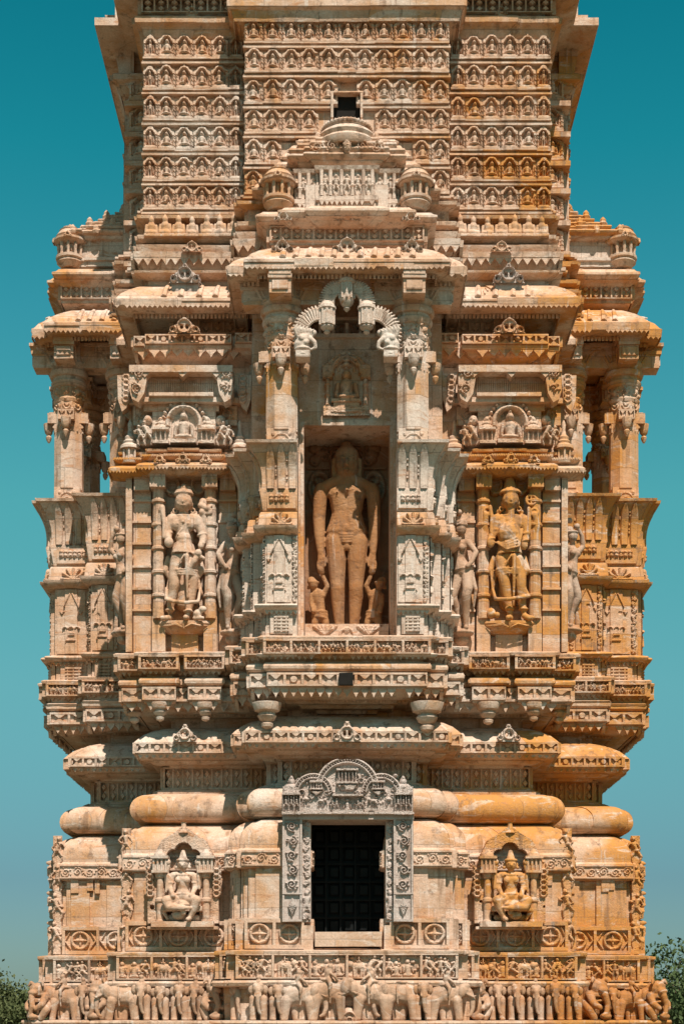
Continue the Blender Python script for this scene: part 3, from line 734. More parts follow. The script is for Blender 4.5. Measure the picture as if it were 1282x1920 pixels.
# niche plaques
def plaque(kind, w_=.295, h=.40, seed=0):
    random.seed(100+seed+kind*10); m = M(); F = FRONT
    hf = HF(w_, h, .0085); c = w_/2
    hf.box(.0, 0, w_, h*.70, .05); top = h*(R_(.96, 1) if seed % 3 != 1 else .925); fx = R_(-.012, .012); fw = R_(.92, 1.1)
    hf.poly([(0, h*.60), (w_, h*.60), (w_*.97, h*.74), (w_*.80, h*.80), (w_*.70, h*.90), (w_*.55, h*.935), (c+.012, top), (c-.012, top), (w_*.45, h*.935), (w_*.30, h*.90), (w_*.20, h*.80), (w_*.03, h*.74)], .075)
    # lobed opening
    hf.cutbox(w_*.19, h*.17, w_*.81, h*.60, .012); hf.cut(c, h*.66, w_*.22, h*.17, .0); hf.cut(w_*.31, h*.62, w_*.14, h*.10, .004); hf.cut(w_*.69, h*.62, w_*.14, h*.10, .004)
    hf.ring(c, h*.66, w_*.27, .010, .095, 1, v0=h*.66)
    for s2 in (-1, 1):
        x = c+s2*w_*.42; hf.cap(x, h*.10, x, h*.62, w_*.055, w_*.05, .085)
        for q in (.22, .38, .52, .60): hf.ell(x, h*q, w_*.085, h*.022, .10)
    hf.box(w_*.08, h*.06, w_*.92, h*.13, .105); hf.box(w_*.16, h*.13, w_*.84, h*.19, .095)
    if kind == 0:
        c += fx; hf.ell(c, h*.255, w_*.33*fw, h*.075, .13); hf.cap(c, h*.28, c, h*.46, w_*.12*fw, w_*.18*fw, .12); hf.cap(c-w_*.17, h*.48, c-w_*.22, h*.30, w_*.05, w_*.05, .085); hf.cap(c+w_*.17, h*.48, c+w_*.22, h*.30, w_*.05, w_*.05, .085)
        hf.ell(c, h*.62, w_*.135, h*.10, .14); hf.ell(c, h*.725, w_*.06, h*.04, .11); c -= fx
        if seed % 4 == 3: hf.cut(w_*R_(.1, .9), h*R_(.1, .9), .05, .035, .05)
    else:
        for s2 in (-1, 1): hf.cap(c+s2*w_*.07, h*.2, c+s2*w_*.08, h*.42, w_*.055, w_*.07, .09); hf.cap(c+s2*w_*.20, h*.54, c+s2*w_*.22, h*.32, w_*.05, w_*.04, .085)
        hf.cap(c, h*.42, c, h*.53, w_*.11, w_*.15, .10); hf.ell(c, h*.66, w_*.11, h*.08, .11); hf.ell(c, h*.74, w_*.05, h*.04, .10)
    hf.H += rng.normal(0, .0012, hf.H.shape)
    hf.emit(m, F, -c, 0, 0, rough=0)
    obox(m, F, -c, c, -.012, .02, -.02, .11)
    return m.mesh('niche_plaque', STONE, 40)
PLQ = [plaque(0, seed=i) for i in range(8)]; STD = [plaque(1, .205, .40, i) for i in range(2)]; PLW = [plaque(0, .30, .42, 5), plaque(0, .30, .42, 6)]
random.seed(11)
def niche_row(y, x0, n_seat, py, stands=0, ledge=True, pitch=.276, kinds=PLQ, skip=(), gap=None, F=None, off=.0):
    """one row of niches on its ledge: part = the course, sub-parts = the single niches"""
    m = M(); z = Z(py+24, y); Fr = FRONT.at(x0, z, -y) if F is None else F
    total = n_seat*pitch+2*stands*.215; a = -total/2
    
    for l_, r_ in ([(a, -a)] if not gap else [(a, -gap), (gap, -a)]): obox(m, Fr, l_-.01, r_+.01, -.05, -.012, -.05, .075+off); obox(m, Fr, l_-.02, r_+.02, -.075, -.048, -.05, .10+off); obox(m, Fr, l_, r_, -.012, .36, -.06, .004+off)
    row = m.build('niche_row', STONE, tower)
    items = (['s'] if stands else [])+['q']*n_seat+(['s'] if stands else [])
    for i, k in enumerate(items):
        wdt = .215 if k == 's' else pitch
        if i not in skip:
            me = random.choice(STD if k == 's' else kinds); o = link(me, 'niche', row)
            P = Fr.p(a+wdt/2+R_(-.004, .004), R_(-.006, .006), off+R_(-.006, .010))
            o.location = P; ang = math.atan2(Fr.u[1], Fr.u[0]); o.rotation_euler = (R_(-.02, .02), R_(-.012, .012), ang+R_(-.02, .02))
            s_ = R_(.96, 1.03); o.scale = (wdt/ (.205 if k == 's' else .295)*(1.0), 1, s_)
        a += wdt
    return row
for sg in (-1, 1):
    for i, py in enumerate((90, 148, 206, 263, 320, 374)):
        niche_row(SY, sg*2.32, 4, py, 1, pitch=.270, off=.02-.008*(5-i))
# middle face: rows part hidden by the porch roof
CY = SY-.43
niche_row(CY, 0, 11, 62, off=.0); niche_row(CY, 0, 11, 118, off=.01)
niche_row(CY, 0, 11, 176, off=.01, skip=(5,), gap=.24)
niche_row(CY, 0, 11, 232, off=.02, skip=(4, 5, 6), gap=.24); niche_row(CY, 0, 11, 290, off=.025, skip=(2, 3, 4, 5, 6, 7, 8)); niche_row(CY, 0, 11, 345, off=.03, skip=(1, 2, 3, 4, 5, 6, 7, 8, 9))
# receding faces at both sides
for sg in (-1, 1):
    for py in (170, 228, 282, 334, 392, 450):
        yb = YC-1.55; niche_row(yb, sg*3.27, 1, py, 0, pitch=.40, kinds=PLW, off=.03)
    # faces turned to the sides
    for py in (180, 238, 292, 344, 400):
        z = Z(py+24, 1.7)
        Fs = F_((sg*3.5, YC), (0, -sg), (sg, 0), z)
        if sg > 0: Fs = F_((3.5, YC), (0, 1), (1, 0), z)
        niche_row(0, 0, 5, 0, 0, pitch=.5, kinds=PLW, F=Fs, off=.03)

# free-standing row of seven little seated saints on each side
sb = B(); sb.ball((0, 0, .06), .115, (1.15, .6, .5)); sb.cap((0, 0, .08), (0, .0, .17), .055, .075, .7); sb.cap((-.085, 0, .18), (-.10, -.02, .08), .026, .022); sb.cap((.085, 0, .18), (.10, -.02, .08), .026, .022); sb.ball((0, -.005, .265), .052, (1, .95, 1.15)); sb.ball((0, 0, .325), .022); sb.box((-.13, -.07, -.01), (.13, .08, .02)); sb.box((-.12, .0, 0), (.12, .09, .1))
SAINT = sb.mesh('little_saint', STONE, .010)
for sg in (-1, 1):
    m = M(); obox(m, FRONT.at(sg*2.32, Z(450, SY), -SY), -.72, .72, -.02, .03, 0, .17); rw = m.build('saint_row', STONE, tower)
    for i in range(7):
        o = link(SAINT, 'seated_saint', rw, (sg*2.32-.62+i*.207+R_(-.008, .008), SY-.12, Z(446, SY-.1))); s_ = R_(.98, 1.1); o.scale = (s_*.84, s_, s_*R_(.92, 1.0)); o.rotation_euler.z = R_(-.15, .15)
    rw2 = m = M(); obox(m, FRONT.at(sg*3.27, Z(512, 1.7), -1.72), -.22, .22, -.02, .03, 0, .17); rw2 = m.build('saint_row', PALE, tower)
    for i in (-1, 1): o = link(SAINT, 'seated_saint', rw2, (sg*3.27+i*.11, 1.64, Z(511, 1.6))); o.scale = (1.1, 1.1, 1.2)
for sg in (-1, 1): m = M(); crest(m, F_((sg*2.32, SY-.22), (1, 0), (0, -1), Z(474, SY-.2)), 0, .34, .17, .06); m.build('crest', STONE, tower)
# corner slivers: plain stepped blocks under the receding rows
for sg in (-1, 1):
    for py in (200, 258, 312, 364, 424, 482, 500):
        m = M(); z = Z(py, 1.7); obox(m, FRONT.at(sg*3.27, z, -1.75), -.28, .30, -.05, .03, -.1, .19); m.build('corner_ledge', None, tower)

# ---- head of the picture: caps, beams and the upper balcony floor
sband('cap_cornice', [(64, .0), (60, .03), (50, .06), (47, .08), (44, .15), (34, .16), (30, .12), (24, .02)], on(PS0, .02, 27, lambda m, F, L: crest(m, F, L/2, .2, .2, .08) if 1.0 < L < 2 else None, yref=SY-.1))
m = M(); Pt = [(-1.56, 2), (-1.56, CY-.02), (1.56, CY-.02), (1.56, 2)]; Pt_ = plan([(1.56, .5)], 3.08, [(2.1, 3.58)])
loft(m, Pt, [(Z(42, -.3), .02), (Z(38, -.3), .08), (Z(34, -.4), .10), (Z(16, -.4), .14), (Z(12, -.4), .20), (Z(-6, -.4), .20), (Z(-8, -.4), .16), (Z(-30, -.4), .22)], var=.012)
m.build('upper_balcony_base', None, tower)
for sg in (-1, 1):
    m = M()
    # long sloping brackets carrying the side balcony
    for yy in (YC-1.5, YC-.5, YC+.5, YC+1.5):
        pts = [(sg*3.4, Z(175, 1.7)), (sg*3.62, Z(150, 1.7)), (sg*3.70, Z(100, 1.7)), (sg*3.86, Z(52, 1.7)), (sg*3.86, Z(30, 1.7)), (sg*3.4, Z(30, 1.7))]
        if sg > 0: pts = pts
        else: pts = pts[::-1]
        F = F_((0, yy), (1, 0), (0, -1), 0); prism(m, F, pts, -.14, .14)
    obox(m, FRONT.at(sg*3.55, Z(44, 1.0), -YC), -.38, .38, -.02, .10, -2.3, 2.3)
    loft(m, [(sg*3.5-.12, YC-2.2), (sg*3.5+.12, YC-2.2), (sg*3.5+.12, YC+2.2), (sg*3.5-.12, YC+2.2)], [(Z(44, 1.0)+.1, 0), (Z(-40, 1.0), .0)])
    m.build('upper_balcony_brackets', None, tower)
# deep shelf over the side faces throwing the top rows into shade
m = M(); Pu = plan([], 3.08, [])
loft(m, Pu, [(Z(0, .2), .0), (Z(-4, .2), .15), (Z(-8, .2), .30), (Z(-14, .2), .46), (Z(-22, .2), .46), (Z(-40, .2), .2)], var=.01)
for F, L in segs(Pu, .02, Z(26, .2)): lattice(m, F, L, .22, .06, .2)
loft(m, Pu, [(Z(-36, .2), -.1), (Z(-36, .2)+2.2, -.1), (Z(-36, .2)+2.3, .4), (Z(-36, .2)+2.4, .4), (Z(-36, .2)+3.4, -1.2), (Z(-36, .2)+4.2, -2.4), (Z(-36, .2)+4.6, -2.7)], blocks=False)
m.build('upper_storey', None, tower)
# square window in the shaft
m = M(); F = FRONT.at(0, Z(222, CY), -CY)
zt = Z(182, CY)-Z(222, CY)
obox(m, F, -.27, .12, -.05, zt+.05, -.02, .015)
hole = M(); obox(hole, F, -.20, .20, .0, zt, 0, .17); 
m = M(); obox(m, F, -.235, -.20, -.05, zt+.02, 0, .145); obox(m, F, .20, .235, -.05, zt+.02, 0, .145); obox(m, F, -.235, .235, zt, zt+.02, 0, .145); fr = m.build('window', None, tower)
m = M(); obox(m, F, -.20, .20, -.08, zt, -.02, .012); m.build('opening', HOLE_SHADE, fr)  # dark slab on the uncut wall, its colour stands in for shade inside the window
# ============================================================= BALCONIES
def arr_mirror(poly): return [(-x, y) for x, y in poly][::-1]
Y0B = -1.2
def zb(py): return Z(py, Y0B)
def column_mesh():
    """round-headed pillar standing on the parapet; origin on its axis, absolute heights"""
    F = F_((0, 0), (1, 0), (0, -1), 0); yv = -.85; z = lambda p: Z(p, -1.12 if p > 556 else -1.12-.28*min(1, (556-p)/6))
    sh = M()
    lathe(sh, F, [(z(837), .30), (z(800), .295)], 4, sq=True, sa=1.0, sd=1.0)
    for k in range(4):
        th = k*pi/2; Fk = F_((0, 0), (cos(th), sin(th)), (sin(th), -cos(th)), z(832))
        hf = HF(.36, .22, .011); hf.ring(.18, .04, .12, .013, .022); hf.ell(.06, .16, .03, .03, .02); hf.ell(.30, .16, .03, .03, .02); hf.ring(.18, .03, .06, .01, .02); hf.emit(sh, Fk, -.18, .0, .208)
    lathe(sh, F, [(z(802), .245), (z(760), .245), (z(700), .242), (z(655), .24), (z(630), .235)], 8, sq=True)
    # bead lines and hanging chains
    for k in range(8):
        th = k*pi/4; Fk = F_((0, 0), (cos(th), sin(th)), (sin(th), -cos(th)), z(690)); ih = z(600)-z(690)
        hf = HF(.17, ih, .010)
        for q in (.02, .15): hf.cap(q, .0, q, ih*.45, .008, .008, .015)
        hf.ring(.085, ih*.56, .06, .011, .02, v1=ih*.56); hf.ring(.085, ih*.60, .035, .01, .02, v1=ih*.6)
        hf.cap(.085, -.02, .085, .10, .01, .014, .02)
        for _ in range(9): hf.ell(R_(.01, .16), R_(ih*.68, ih*.98), .018, .022, .035)
        hf.ell(.085, ih*.85, .04, .05, .05)
        hf.emit(sh, Fk, -.085, 0, .226)
    lathe(sh, F, [(z(632), .235), (z(626), .25), (z(622), .235), (z(604), .24), (z(600), .27)], 16)
    shaft = sh; br = M()
    for k in range(4):
        th = k*pi/2; Fk = F_((0, 0), (cos(th), sin(th)), (sin(th), -cos(th)), z(672))
        obox(br, Fk, -.13, .13, .0, .16, .18, .30); fret(br, Fk.at(-.13, 0, .30), .26, .15, .03, .12)
        lathe(br, Fk.at(0, 0, .33), [(-.26, .015), (-.22, .04), (-.18, .05), (-.15, .03), (-.12, .06), (-.06, .075), (0, .085), (.02, .085)], 9)
        obox(br, Fk, -.13, .13, -.09, 0, .18, .25, t=.03)
    cp = M()
    lathe(cp, F, [(z(602), .26), (z(597), .285), (z(592), .29), (z(588), .26), (z(584), .265), (z(582), .30), (z(578), .315), (z(572), .315), (z(569), .285), (z(566), .30), (z(561), .325), (z(557), .325), (z(557)+.03, .29), (z(557)+.06, .29)], 20)
    bk = M()
    lathe(bk, F, [(z(550), .30), (z(500), .30), (z(470), .30)], 4, sq=True)
    for k in range(4):
        th = k*pi/2; Fk = F_((0, 0), (sin(th), -cos(th)), (cos(th), sin(th)), z(550))
        # scroll bracket, profile in (outward, up)
        S = .34; hgt = z(497)-z(550)
        pts = [(.1, 0), (.24, .0), (.30, .02), (.34, .07), (.36, .14), (.40, .19), (.47, .20), (.52, .24), (.54, .31), (.54, hgt*.86), (.54, hgt), (.1, hgt)]
        prism(bk, Fk, pts, -.15, .15)
        for s2, dd in ((1, .15), (-1, -.15)):
            hfp = [(.22, .05), (.27, .07), (.31, .13), (.34, .20), (.40, .25), (.47, .27), (.50, .33)]
            tubep(bk, [tuple(Fk.p(a, v, dd)) for a, v in hfp], [.024]*7, 6)
            tubep(bk, [tuple(Fk.p(a-.04, v+.04, dd)) for a, v in hfp], [.018]*7, 6)
    fr = M()
    # front console with two rolls and a drilled knob
    for k in range(4):
        th = k*pi/2; Fk = F_((0, 0), (cos(th), sin(th)), (sin(th), -cos(th)), z(549))
        obox(fr, Fk, -.155, .155, .0, .20, .2, .555); obox(fr, Fk, -.17, .17, .20, .25, .2, .59); obox(fr, Fk, -.155, .155, .25, .31, .2, .60); obox(fr, Fk, -.2, .2, .31, .36, .2, .62)
        obox(fr, Fk, -.12, .12, .04, .18, .55, .58, t=.01)
    return shaft.mesh('column_shaft', STONE), br.mesh('bracket_ring', STONE), cp.mesh('capital_rings', STONE), bk.mesh('scroll_brackets', STONE), fr.mesh('console', STONE)
CM = column_mesh()
def put_column(par, x, y, names=('shaft', 'bracket_ring', 'capital', 'scroll_bracket', 'console')):
    e = link(CM[0], 'column', par, (x, y, 0)); e.rotation_euler.z = R_(-.02, .02)
    for me, n in zip(CM[1:], names[1:]): link(me, n, e)
    return e
def petals(m, F, L, zs, prof, unit=.155):
    """upright leaves on the out-curving parapet; prof(t)->(z,d)"""
    n = max(1, round(L/unit)); p = L/n
    for i in range(n):
        c = (i+.5)*p; V = []; nv, nu = 12, 6
        hw = p*.48; q = i % 2
        for j in range(nv+1):
            t = j/nv; wdt = hw*((.84+.15*sin(pi*min(1, t/.7)*.5)) if t < .7 else .99*(1-((t-.7)/.33)**2.2*.9))
            z, d = prof(t*.97+.01)
            for k in range(nu+1):
                s_ = k/nu*2-1; V.append((c+s_*wdt, z, d+.004+.05*(1-s_**4)*(1 if t < .9 else .8)-.012*(1-abs(s_))**2))
        Fc = [(j*(nu+1)+k, j*(nu+1)+k+1, (j+1)*(nu+1)+k+1, (j+1)*(nu+1)+k) for j in range(nv) for k in range(nu)]
        m.add(F.arr(V), Fc)
        if n > 1 and i < n-1:
            for _ in range(5): t = R_(.2, .85); z, d = prof(t); obox(m, F, c+p/2-.01, c+p/2+.012, z, z+.03, d-.01, d+.035)
def parapet(root, polys, mats=(None,)*8, front_=False):
    z = zb
    S = lambda P: [(F, L) for F, L in segs(P, 0, 0, .1, ymax=99) if not (F.n[1] > .3)]
    def clampx(m):
        if front_: m.v = [np.where((abs(v) < .71) & (np.arange(3) == 0) & (abs(v[:, :1]) < .71), np.sign(v)*.71+R_(-.001, .001), v) for v in m.v]
    ok = lambda F, L: not (front_ and abs(F.n[0]) > .5 and abs(F.o[0]) < .9)
    def mk(name, prof, deco=None, mat=None, ref=Y0B):
        m = M()
        for P in polys:
            loft(m, P, [(Z(py, ref), o) for py, o in prof], var=.010, bl=(.4, .9))
            if deco:
                for F, L in segs(P, 0, 0, .1, ymax=1.3):
                    if abs(F.n[0]) > .5 and F.o[1] > 1.1 and F.p(L, 0, 0)[1] > 1.1: continue
                    if ok(F, L): deco(m, F, L)
        clampx(m); return m.build(name, mat, root)
    G = lambda F, py, off: F_((F.o[0], F.o[1]), F.u[:2], F.n[:2], Z(py, Y0B)).at(-off*0, 0, off)
    hv = z(1162)-z(1192)
    def vase(m, F, L):
        n = max(1, round(L/.42)); p = L/n
        for i in range(n):
            a = i*p; obox(m, G(F, 1190, 0), a+p*.16, a+p*.84, 0, hv*1.35, 0, .05)
            for k in range(5): obox(m, G(F, 1190, 0), a+p*.28, a+p*.72, hv*(.15+k*.21), hv*(.15+k*.21)+.022, .05, .075)
            for k in range(3): obox(m, G(F, 1190, 0), a+p*(.33+k*.15), a+p*(.33+k*.15)+.02, hv*.1, hv*1.1, .05, .07)
    mk('parapet_foot', [(1234, .10), (1230, .12), (1226, .05), (1206, .04), (1204, .13), (1200, .14), (1197, .06), (1194, .03), (1192, -.01), (1150, -.02)], vase, mats[0])
    def tl(m, F, L): teeth(m, G(F, 1146, .05), L, .07, .03, .07, True)
    mk('tooth_ledge', [(1152, -.02), (1148, .05), (1144, .13), (1140, .15), (1137, .13), (1133, .02), (1131, -.02)], tl, mats[1])
    hp = z(1005)-z(1130)
    def pan(m, F, L):
        n = max(1, round(L/.50)); p = L/n
        for i in range(n):
            if p < .2: continue
            w_ = p*.74; hf = HF(w_, hp, .010); c = w_/2
            hf.box(0, 0, w_, hp, .022); hf.box(w_*.27, 0, w_*.73, hp, .045); hf.H += .0
            for c_ in (c,):
                hf.cap(c_-.02, hp*.93, c_-.12, hp*.72, .012, .008, .03, .042); hf.cap(c_+.02, hp*.93, c_+.12, hp*.72, .012, .008, .03, .042)
                for q in (-1, 1): hf.poly([(c_+q*.15-.04, hp*.66), (c_+q*.15+.04, hp*.66), (c_+q*.15, hp*.60)], .05)
                for q in (-.10, 0, .10): hf.ring(c_+q, hp*.38, .035, .011, .03, b=.04, v0=hp*.38)
                hf.cap(c_-.03, hp*.34, c_-.09, hp*.17, .011, .008, .03, .04); hf.cap(c_+.03, hp*.34, c_+.09, hp*.17, .011, .008, .03, .02)
                hf.box(c_-.05, hp*.28, c_+.05, hp*.32, .07); hf.box(c_-.07, hp*.19, c_+.07, hp*.215, .07)
            hf.emit(m, G(F, 1130, 0), i*p+p*.06, 0, 0, rough=.0008)
            ln = HF(p*.16, hp, .011); ln.scroll(.035, .010); ln.emit(m, G(F, 1130, 0), i*p+p*.82, 0, 0)
    mk('panel_course', [(1133, 0), (1003, 0)], pan, mats[2])
    hr = z(966)-z(988)
    def rim(m, F, L):
        n = max(1, round(L/.5)); p = L/n
        for i in range(n):
            hf = HF(p*.8, hr, .010); c = p*.4
            for k in range(7): th = pi*k/6; hf.cap(c, 0, c+p*.3*cos(th), hr*.95*sin(th)+.01, .02, .024, .05)
            hf.emit(m, G(F, 988, .09), i*p+p*.1, 0, 0)
    mk('rim_moulding', [(1004, .0), (1002, .09), (995, .15), (990, .16), (988, .09), (966, .07), (962, .05), (960, .0)], rim, mats[3])
    h2 = z(924)-z(954)
    def lf(m, F, L):
        n = max(1, round(L/.48)); p = L/n
        for i in range(n):
            q = G(F, 956, .03); obox(m, q, i*p+p*.05, i*p+p*.95, 0, h2*.95, 0, .03, t=.01)
            hf = HF(p*.76, h2*.55, .010)
            for k in range(int(p*.76/.075)): hf.ell(.03+k*.075, h2*.40, .03, .028, .05); hf.ell(.03+k*.075, h2*.2, .03, .035, .045); hf.box(.06+k*.075, .02, .07+k*.075, h2*.5, .03)
            hf.emit(m, q, i*p+p*.12, h2*.35, .03)
    mk('fret_course', [(962, -.02), (958, .02), (922, .07), (918, .06)], lf, mats[4])
    # out-curving leaf parapet
    zl, zt = z(920), z(842)
    def cur(t): return (zl+(zt-zl)*t, .05+.17*t**2.4-.02*sin(pi*t))
    prof = [(zl, .05)]+[cur(t) for t in (.15, .3, .45, .6, .75, .85, .93, 1)]+[(zt+.01, .26), (zt+.05, .27), (zt+.06, .18)]
    m = M()
    for P in polys:
        loft(m, P, prof, var=.008, bl=(.6, 1.4))
        for F, L in segs(P, 0, 0, .1, ymax=1.3):
            if ok(F, L): petals(m, F, L, None, cur)
    clampx(m)
    m.build('leaf_parapet', mats[5], root)

def roof(root, dep, mats=(None, None, None)):
    """eave, lattice band, second eave, stepped roof with turrets and dome"""
    z = lambda p, y=-1.6: Z(p, y)
    P = [(-1.42, dep+.5), (-1.42, .62), (-1.22, .62), (-1.22, .12), (1.22, .12), (1.22, .62), (1.42, .62), (1.42, dep+.5)]
    Pf = [(-1.30, dep+.5), (-1.30, .2), (1.30, .2), (1.30, dep+.5)]
    m = M(); loft(m, [(-1.35, dep+.3), (-1.35, .12), (1.35, .12), (1.35, dep+.3)], [(z(505, -1), .0), (z(494, -1), .04), (z(493, -1), .10), (z(486, -1.2), .12)], var=.01); m.build('beam', mats[0], root)
    m = M(); P2 = [(-1.25, dep+.5), (-1.25, .42), (-1.0, .42), (-1.0, .18), (1.0, .18), (1.0, .42), (1.25, .42), (1.25, dep+.5)]
    eave(m, P2, z(487, -1.7)+.02, -.2, .45, .30, .10, .115)
    m.build('eave', mats[0], root)
    m = M()
    for a, w_, h_ in ((-.92, .36, .24), (0, .50, .24), (.92, .36, .24)):
        m = M(); q = F_((a, -.02), (1, 0), (0, -1), z(475, -1.3)); crest(m, q, 0, w_, h_, .14); obox(m, q, -w_*.42, w_*.42, -.06, h_*.35, -.4, .03); m.build('eave_crest', PALE, root)
        m = M(); crest(m, F_((a, .26), (1, 0), (0, -1), z(401, -1.2)), 0, w_*.8, .13, .1); m.build('eave_crest', PALE, root)
    m = M(); hb = z(418, -.9)-z(446, -.9)
    P3 = [(-1.12, dep+.5), (-1.12, .42), (1.12, .42), (1.12, dep+.5)]
    loft(m, P3, [(z(452, -.9), .0), (z(414, -.9), .0)], var=.01)
    for F, L in segs(P3, 0, z(446, -.9), ymax=1.6): lattice(m, F, L, hb, .05, .16)
    m.build('lattice_band', mats[1], root)
    m = M(); P4 = [(-1.12, dep+.5), (-1.12, .5), (-.80, .5), (-.80, .36), (-.42, .36), (-.42, .30), (.42, .30), (.42, .36), (.80, .36), (.80, .5), (1.12, .5), (1.12, dep+.5)]
    loft(m, P4, [(z(418, -1), .0), (z(414, -1), .08), (z(411, -1), .10), (z(409, -1), .18), (z(407, -1), .10), (z(404, -1), .15), (z(399, -1), .19), (z(395, -1), .19), (z(391, -1), .14), (z(385, -1), .10), (z(379, -1), .0)], var=.015)
    for F, L in segs(P4, .10, z(406, -1), ymax=1.6): dentil(m, F, L, .035, .03, .05)
    m.build('upper_eave', WARM, root)
    # shrine storey
    m = M(); P5 = [(-.72, dep+.5), (-.72, .62), (-.40, .62), (-.40, .52), (.40, .52), (.40, .62), (.72, .62), (.72, dep+.5)]
    zs = z(384, -.8); zt = z(306, -.8)
    loft(m, P5, [(zs, .02), (zs+.10, .02), (zs+.11, .05), (zs+.17, .05), (zs+.18, .0), (zt-.06, .0), (zt-.05, .05), (zt, .07)], var=.01, bl=(.2, .4))
    for F, L in segs(P5, .0, zs, ymax=1.3):
        teeth(m, F.at(0, .10), L, .07, .06, .07)
        n = max(1, round(L/.16)); p = L/n
        for i in range(n+1): lathe(m, F.at(min(max(i*p, .03), L-.03), 0, .03), [(.18, .03), (.3, .022), (.33, .035), (.36, .022), (zt-zs-.05, .03)], 8)
        hf = HF(L, zt-zs-.22, .010)
        for i in range(n): hf.man((i+.5)*p, .02, .30, .05)
        hf.emit(m, F, 0, .18, 0)
    for s2 in (-1, 0, 1): obox(m, F_((s2*.5, .62), (1, 0), (0, -1), zs), -.1, .1, 0, (zt-zs)*.6, -.05, .09)
    m.build('shrine_storey', PALE, root)
    # domed turrets either side
    m = M()
    for s2 in (-1, 1):
        m = M(); q = F_((s2*1.0, .55), (1, 0), (0, -1), zs)
        lathe(m, q, [(-.02, .15), (.02, .17), (.06, .22), (.09, .2), (.11, .235), (.15, .235), (.16, .13), (.33, .13), (.34, .22), (.37, .27), (.40, .27), (.42, .22), (.45, .235), (.48, .21), (.53, .17), (.545, .18), (.57, .12), (.59, .125), (.61, .04), (.65, .02)], 18)
        for k in range(10): th = k*2*pi/10; lathe(m, q.at(.19*cos(th), 0, .19*sin(th)), [(.15, .028), (.22, .02), (.25, .03), (.34, .024)], 6)
        for k in range(4): th = k*pi/2; Fk = F_((s2*1.0, .55), (cos(th), sin(th)), (sin(th), -cos(th)), zs+.36); crest(m, Fk.at(0, 0, .24), 0, .14, .10, .05); hf = HF(.2, .17, .009); hf.man(.1, 0, .17, .04, seat=True); hf.emit(m, Fk, -.1, -.20, .13)
        m.build('turret', mats[2] or STONE, root)
    # stepped pyramid behind
    m = M(); steps = [(304, .66, .82), (296, .80, .74), (284, .78, .76), (272, .66, .78), (262, .56, .84), (252, .48, .9)]
    base = z(384, -.6)
    for i, (py, hw, dd) in enumerate(steps):
        Pq = [(-hw-.0, dep+.6), (-hw, dd-.14), (-hw*.7, dd-.14), (-hw*.7, dd-.2), (hw*.7, dd-.2), (hw*.7, dd-.14), (hw, dd-.14), (hw, dep+.6)]
        zz_ = z(py, -.6); loft(m, Pq, [(zz_-.06, -.02), (zz_-.03, .05), (zz_+.0, .07), (zz_+.03, .06), (zz_+.05, .0), (zz_+.09, -.04)], var=.015, bl=(.15, .35))
        for s2 in (-1, 1):
            for ax in (hw*.88,):
                lathe(m, F_((s2*ax, dd-.10), (1, 0), (0, -1), zz_+.02), [(0, .07), (.03, .085), (.05, .05), (.08, .055), (.11, .02)], 8)
    for s2 in (-1, 1):
        for k in range(7):
            t = k/6; hw = 1.18-.62*t; zz_ = z(372-t*104, -.4); dd = .62+.26*t
            loft(m, [(s2*hw-.16, dep+.7), (s2*hw-.16, dd), (s2*hw+.16, dd), (s2*hw+.16, dep+.7)], [(zz_, -.03), (zz_+.02, .03), (zz_+.05, .04), (zz_+.08, .0), (zz_+.14, -.03)], var=.02, bl=(.2, .4))
    hf = HF(1.1, .24, .010); hf.scroll(.05, .014); hf.ell(.55, .12, .07, .12, .11); hf.man(.55, 0, .24, .12)
    hf.emit(m, F_((-.55, .52), (1, 0), (0, -1), z(296, -.6)))
    m.build('stepped_roof', WARM, root)
    m = M(); q = F_((0, .86), (1, 0), (0, -1), z(278, -.45))
    lathe(m, q, [(-.05, .44), (.0, .47), (.05, .48), (.10, .43), (.115, .44), (.15, .46), (.20, .42), (.26, .34), (.28, .37), (.31, .38), (.345, .33), (.38, .28), (.40, .1)], 24)
    for k in range(40): th = k*2*pi/40; lathe(m, q.at(.375*cos(th), .30, .375*sin(th)), [(-.02, .01), (0, .022), (.03, .01)], 5)
    m.build('roof_dome', None, root)

# ---- centre balcony (front)
front = empty('balcony', 'central porch balcony with two ringed columns and pale crests, framing the standing brown statue', 'balcony', 'carved balconies', loc=(0, Y0B, 0))
PL = [(-1.50, 1.22), (-1.50, .62), (-1.36, .62), (-1.36, .38), (-1.17, .38), (-1.17, 0), (-.70, 0), (-.70, 1.22)]
parapet(front, [PL], (PALE, PALE, PALE, STONE, STONE, STONE), True); parapet(front, [arr_mirror(PL)], (PALE, PALE, PALE, RUST, PALE, PALE), True)
# sill of figures under the statue, dark block with the spout hole's shade painted in
m = M(); Fm = F_((0, 0), (1, 0), (0, -1), 0)
loft(m, [(-.70, 2.0), (-.70, .10), (.70, .10), (.70, 2.0)], [(zb(1285), 0), (zb(1262), 0), (zb(1260), .05), (zb(1236), .05), (zb(1234), .09), (zb(1231), .09), (zb(1230), .03), (zb(1202), .03), (zb(1200), .08), (zb(1196), .08)], var=.006)
Ff = Fm.at(-.66, zb(1231), -.07); frieze(m, Ff, 1.32, zb(1203)-zb(1231), .06, .010, .015, .33)
teeth(m, Fm.at(-.66, zb(1240), -.05), 1.32, .06, .03, .08, True)
s_ = m.build('figure_sill', PALE, front)
m = M(); obox(m, Fm, -.115, .085, zb(1288), zb(1266), -.3, .165); m.build('drain_shade', HOLE_SHADE, s_)  # solid dark block, the hole's shade is put into its colour
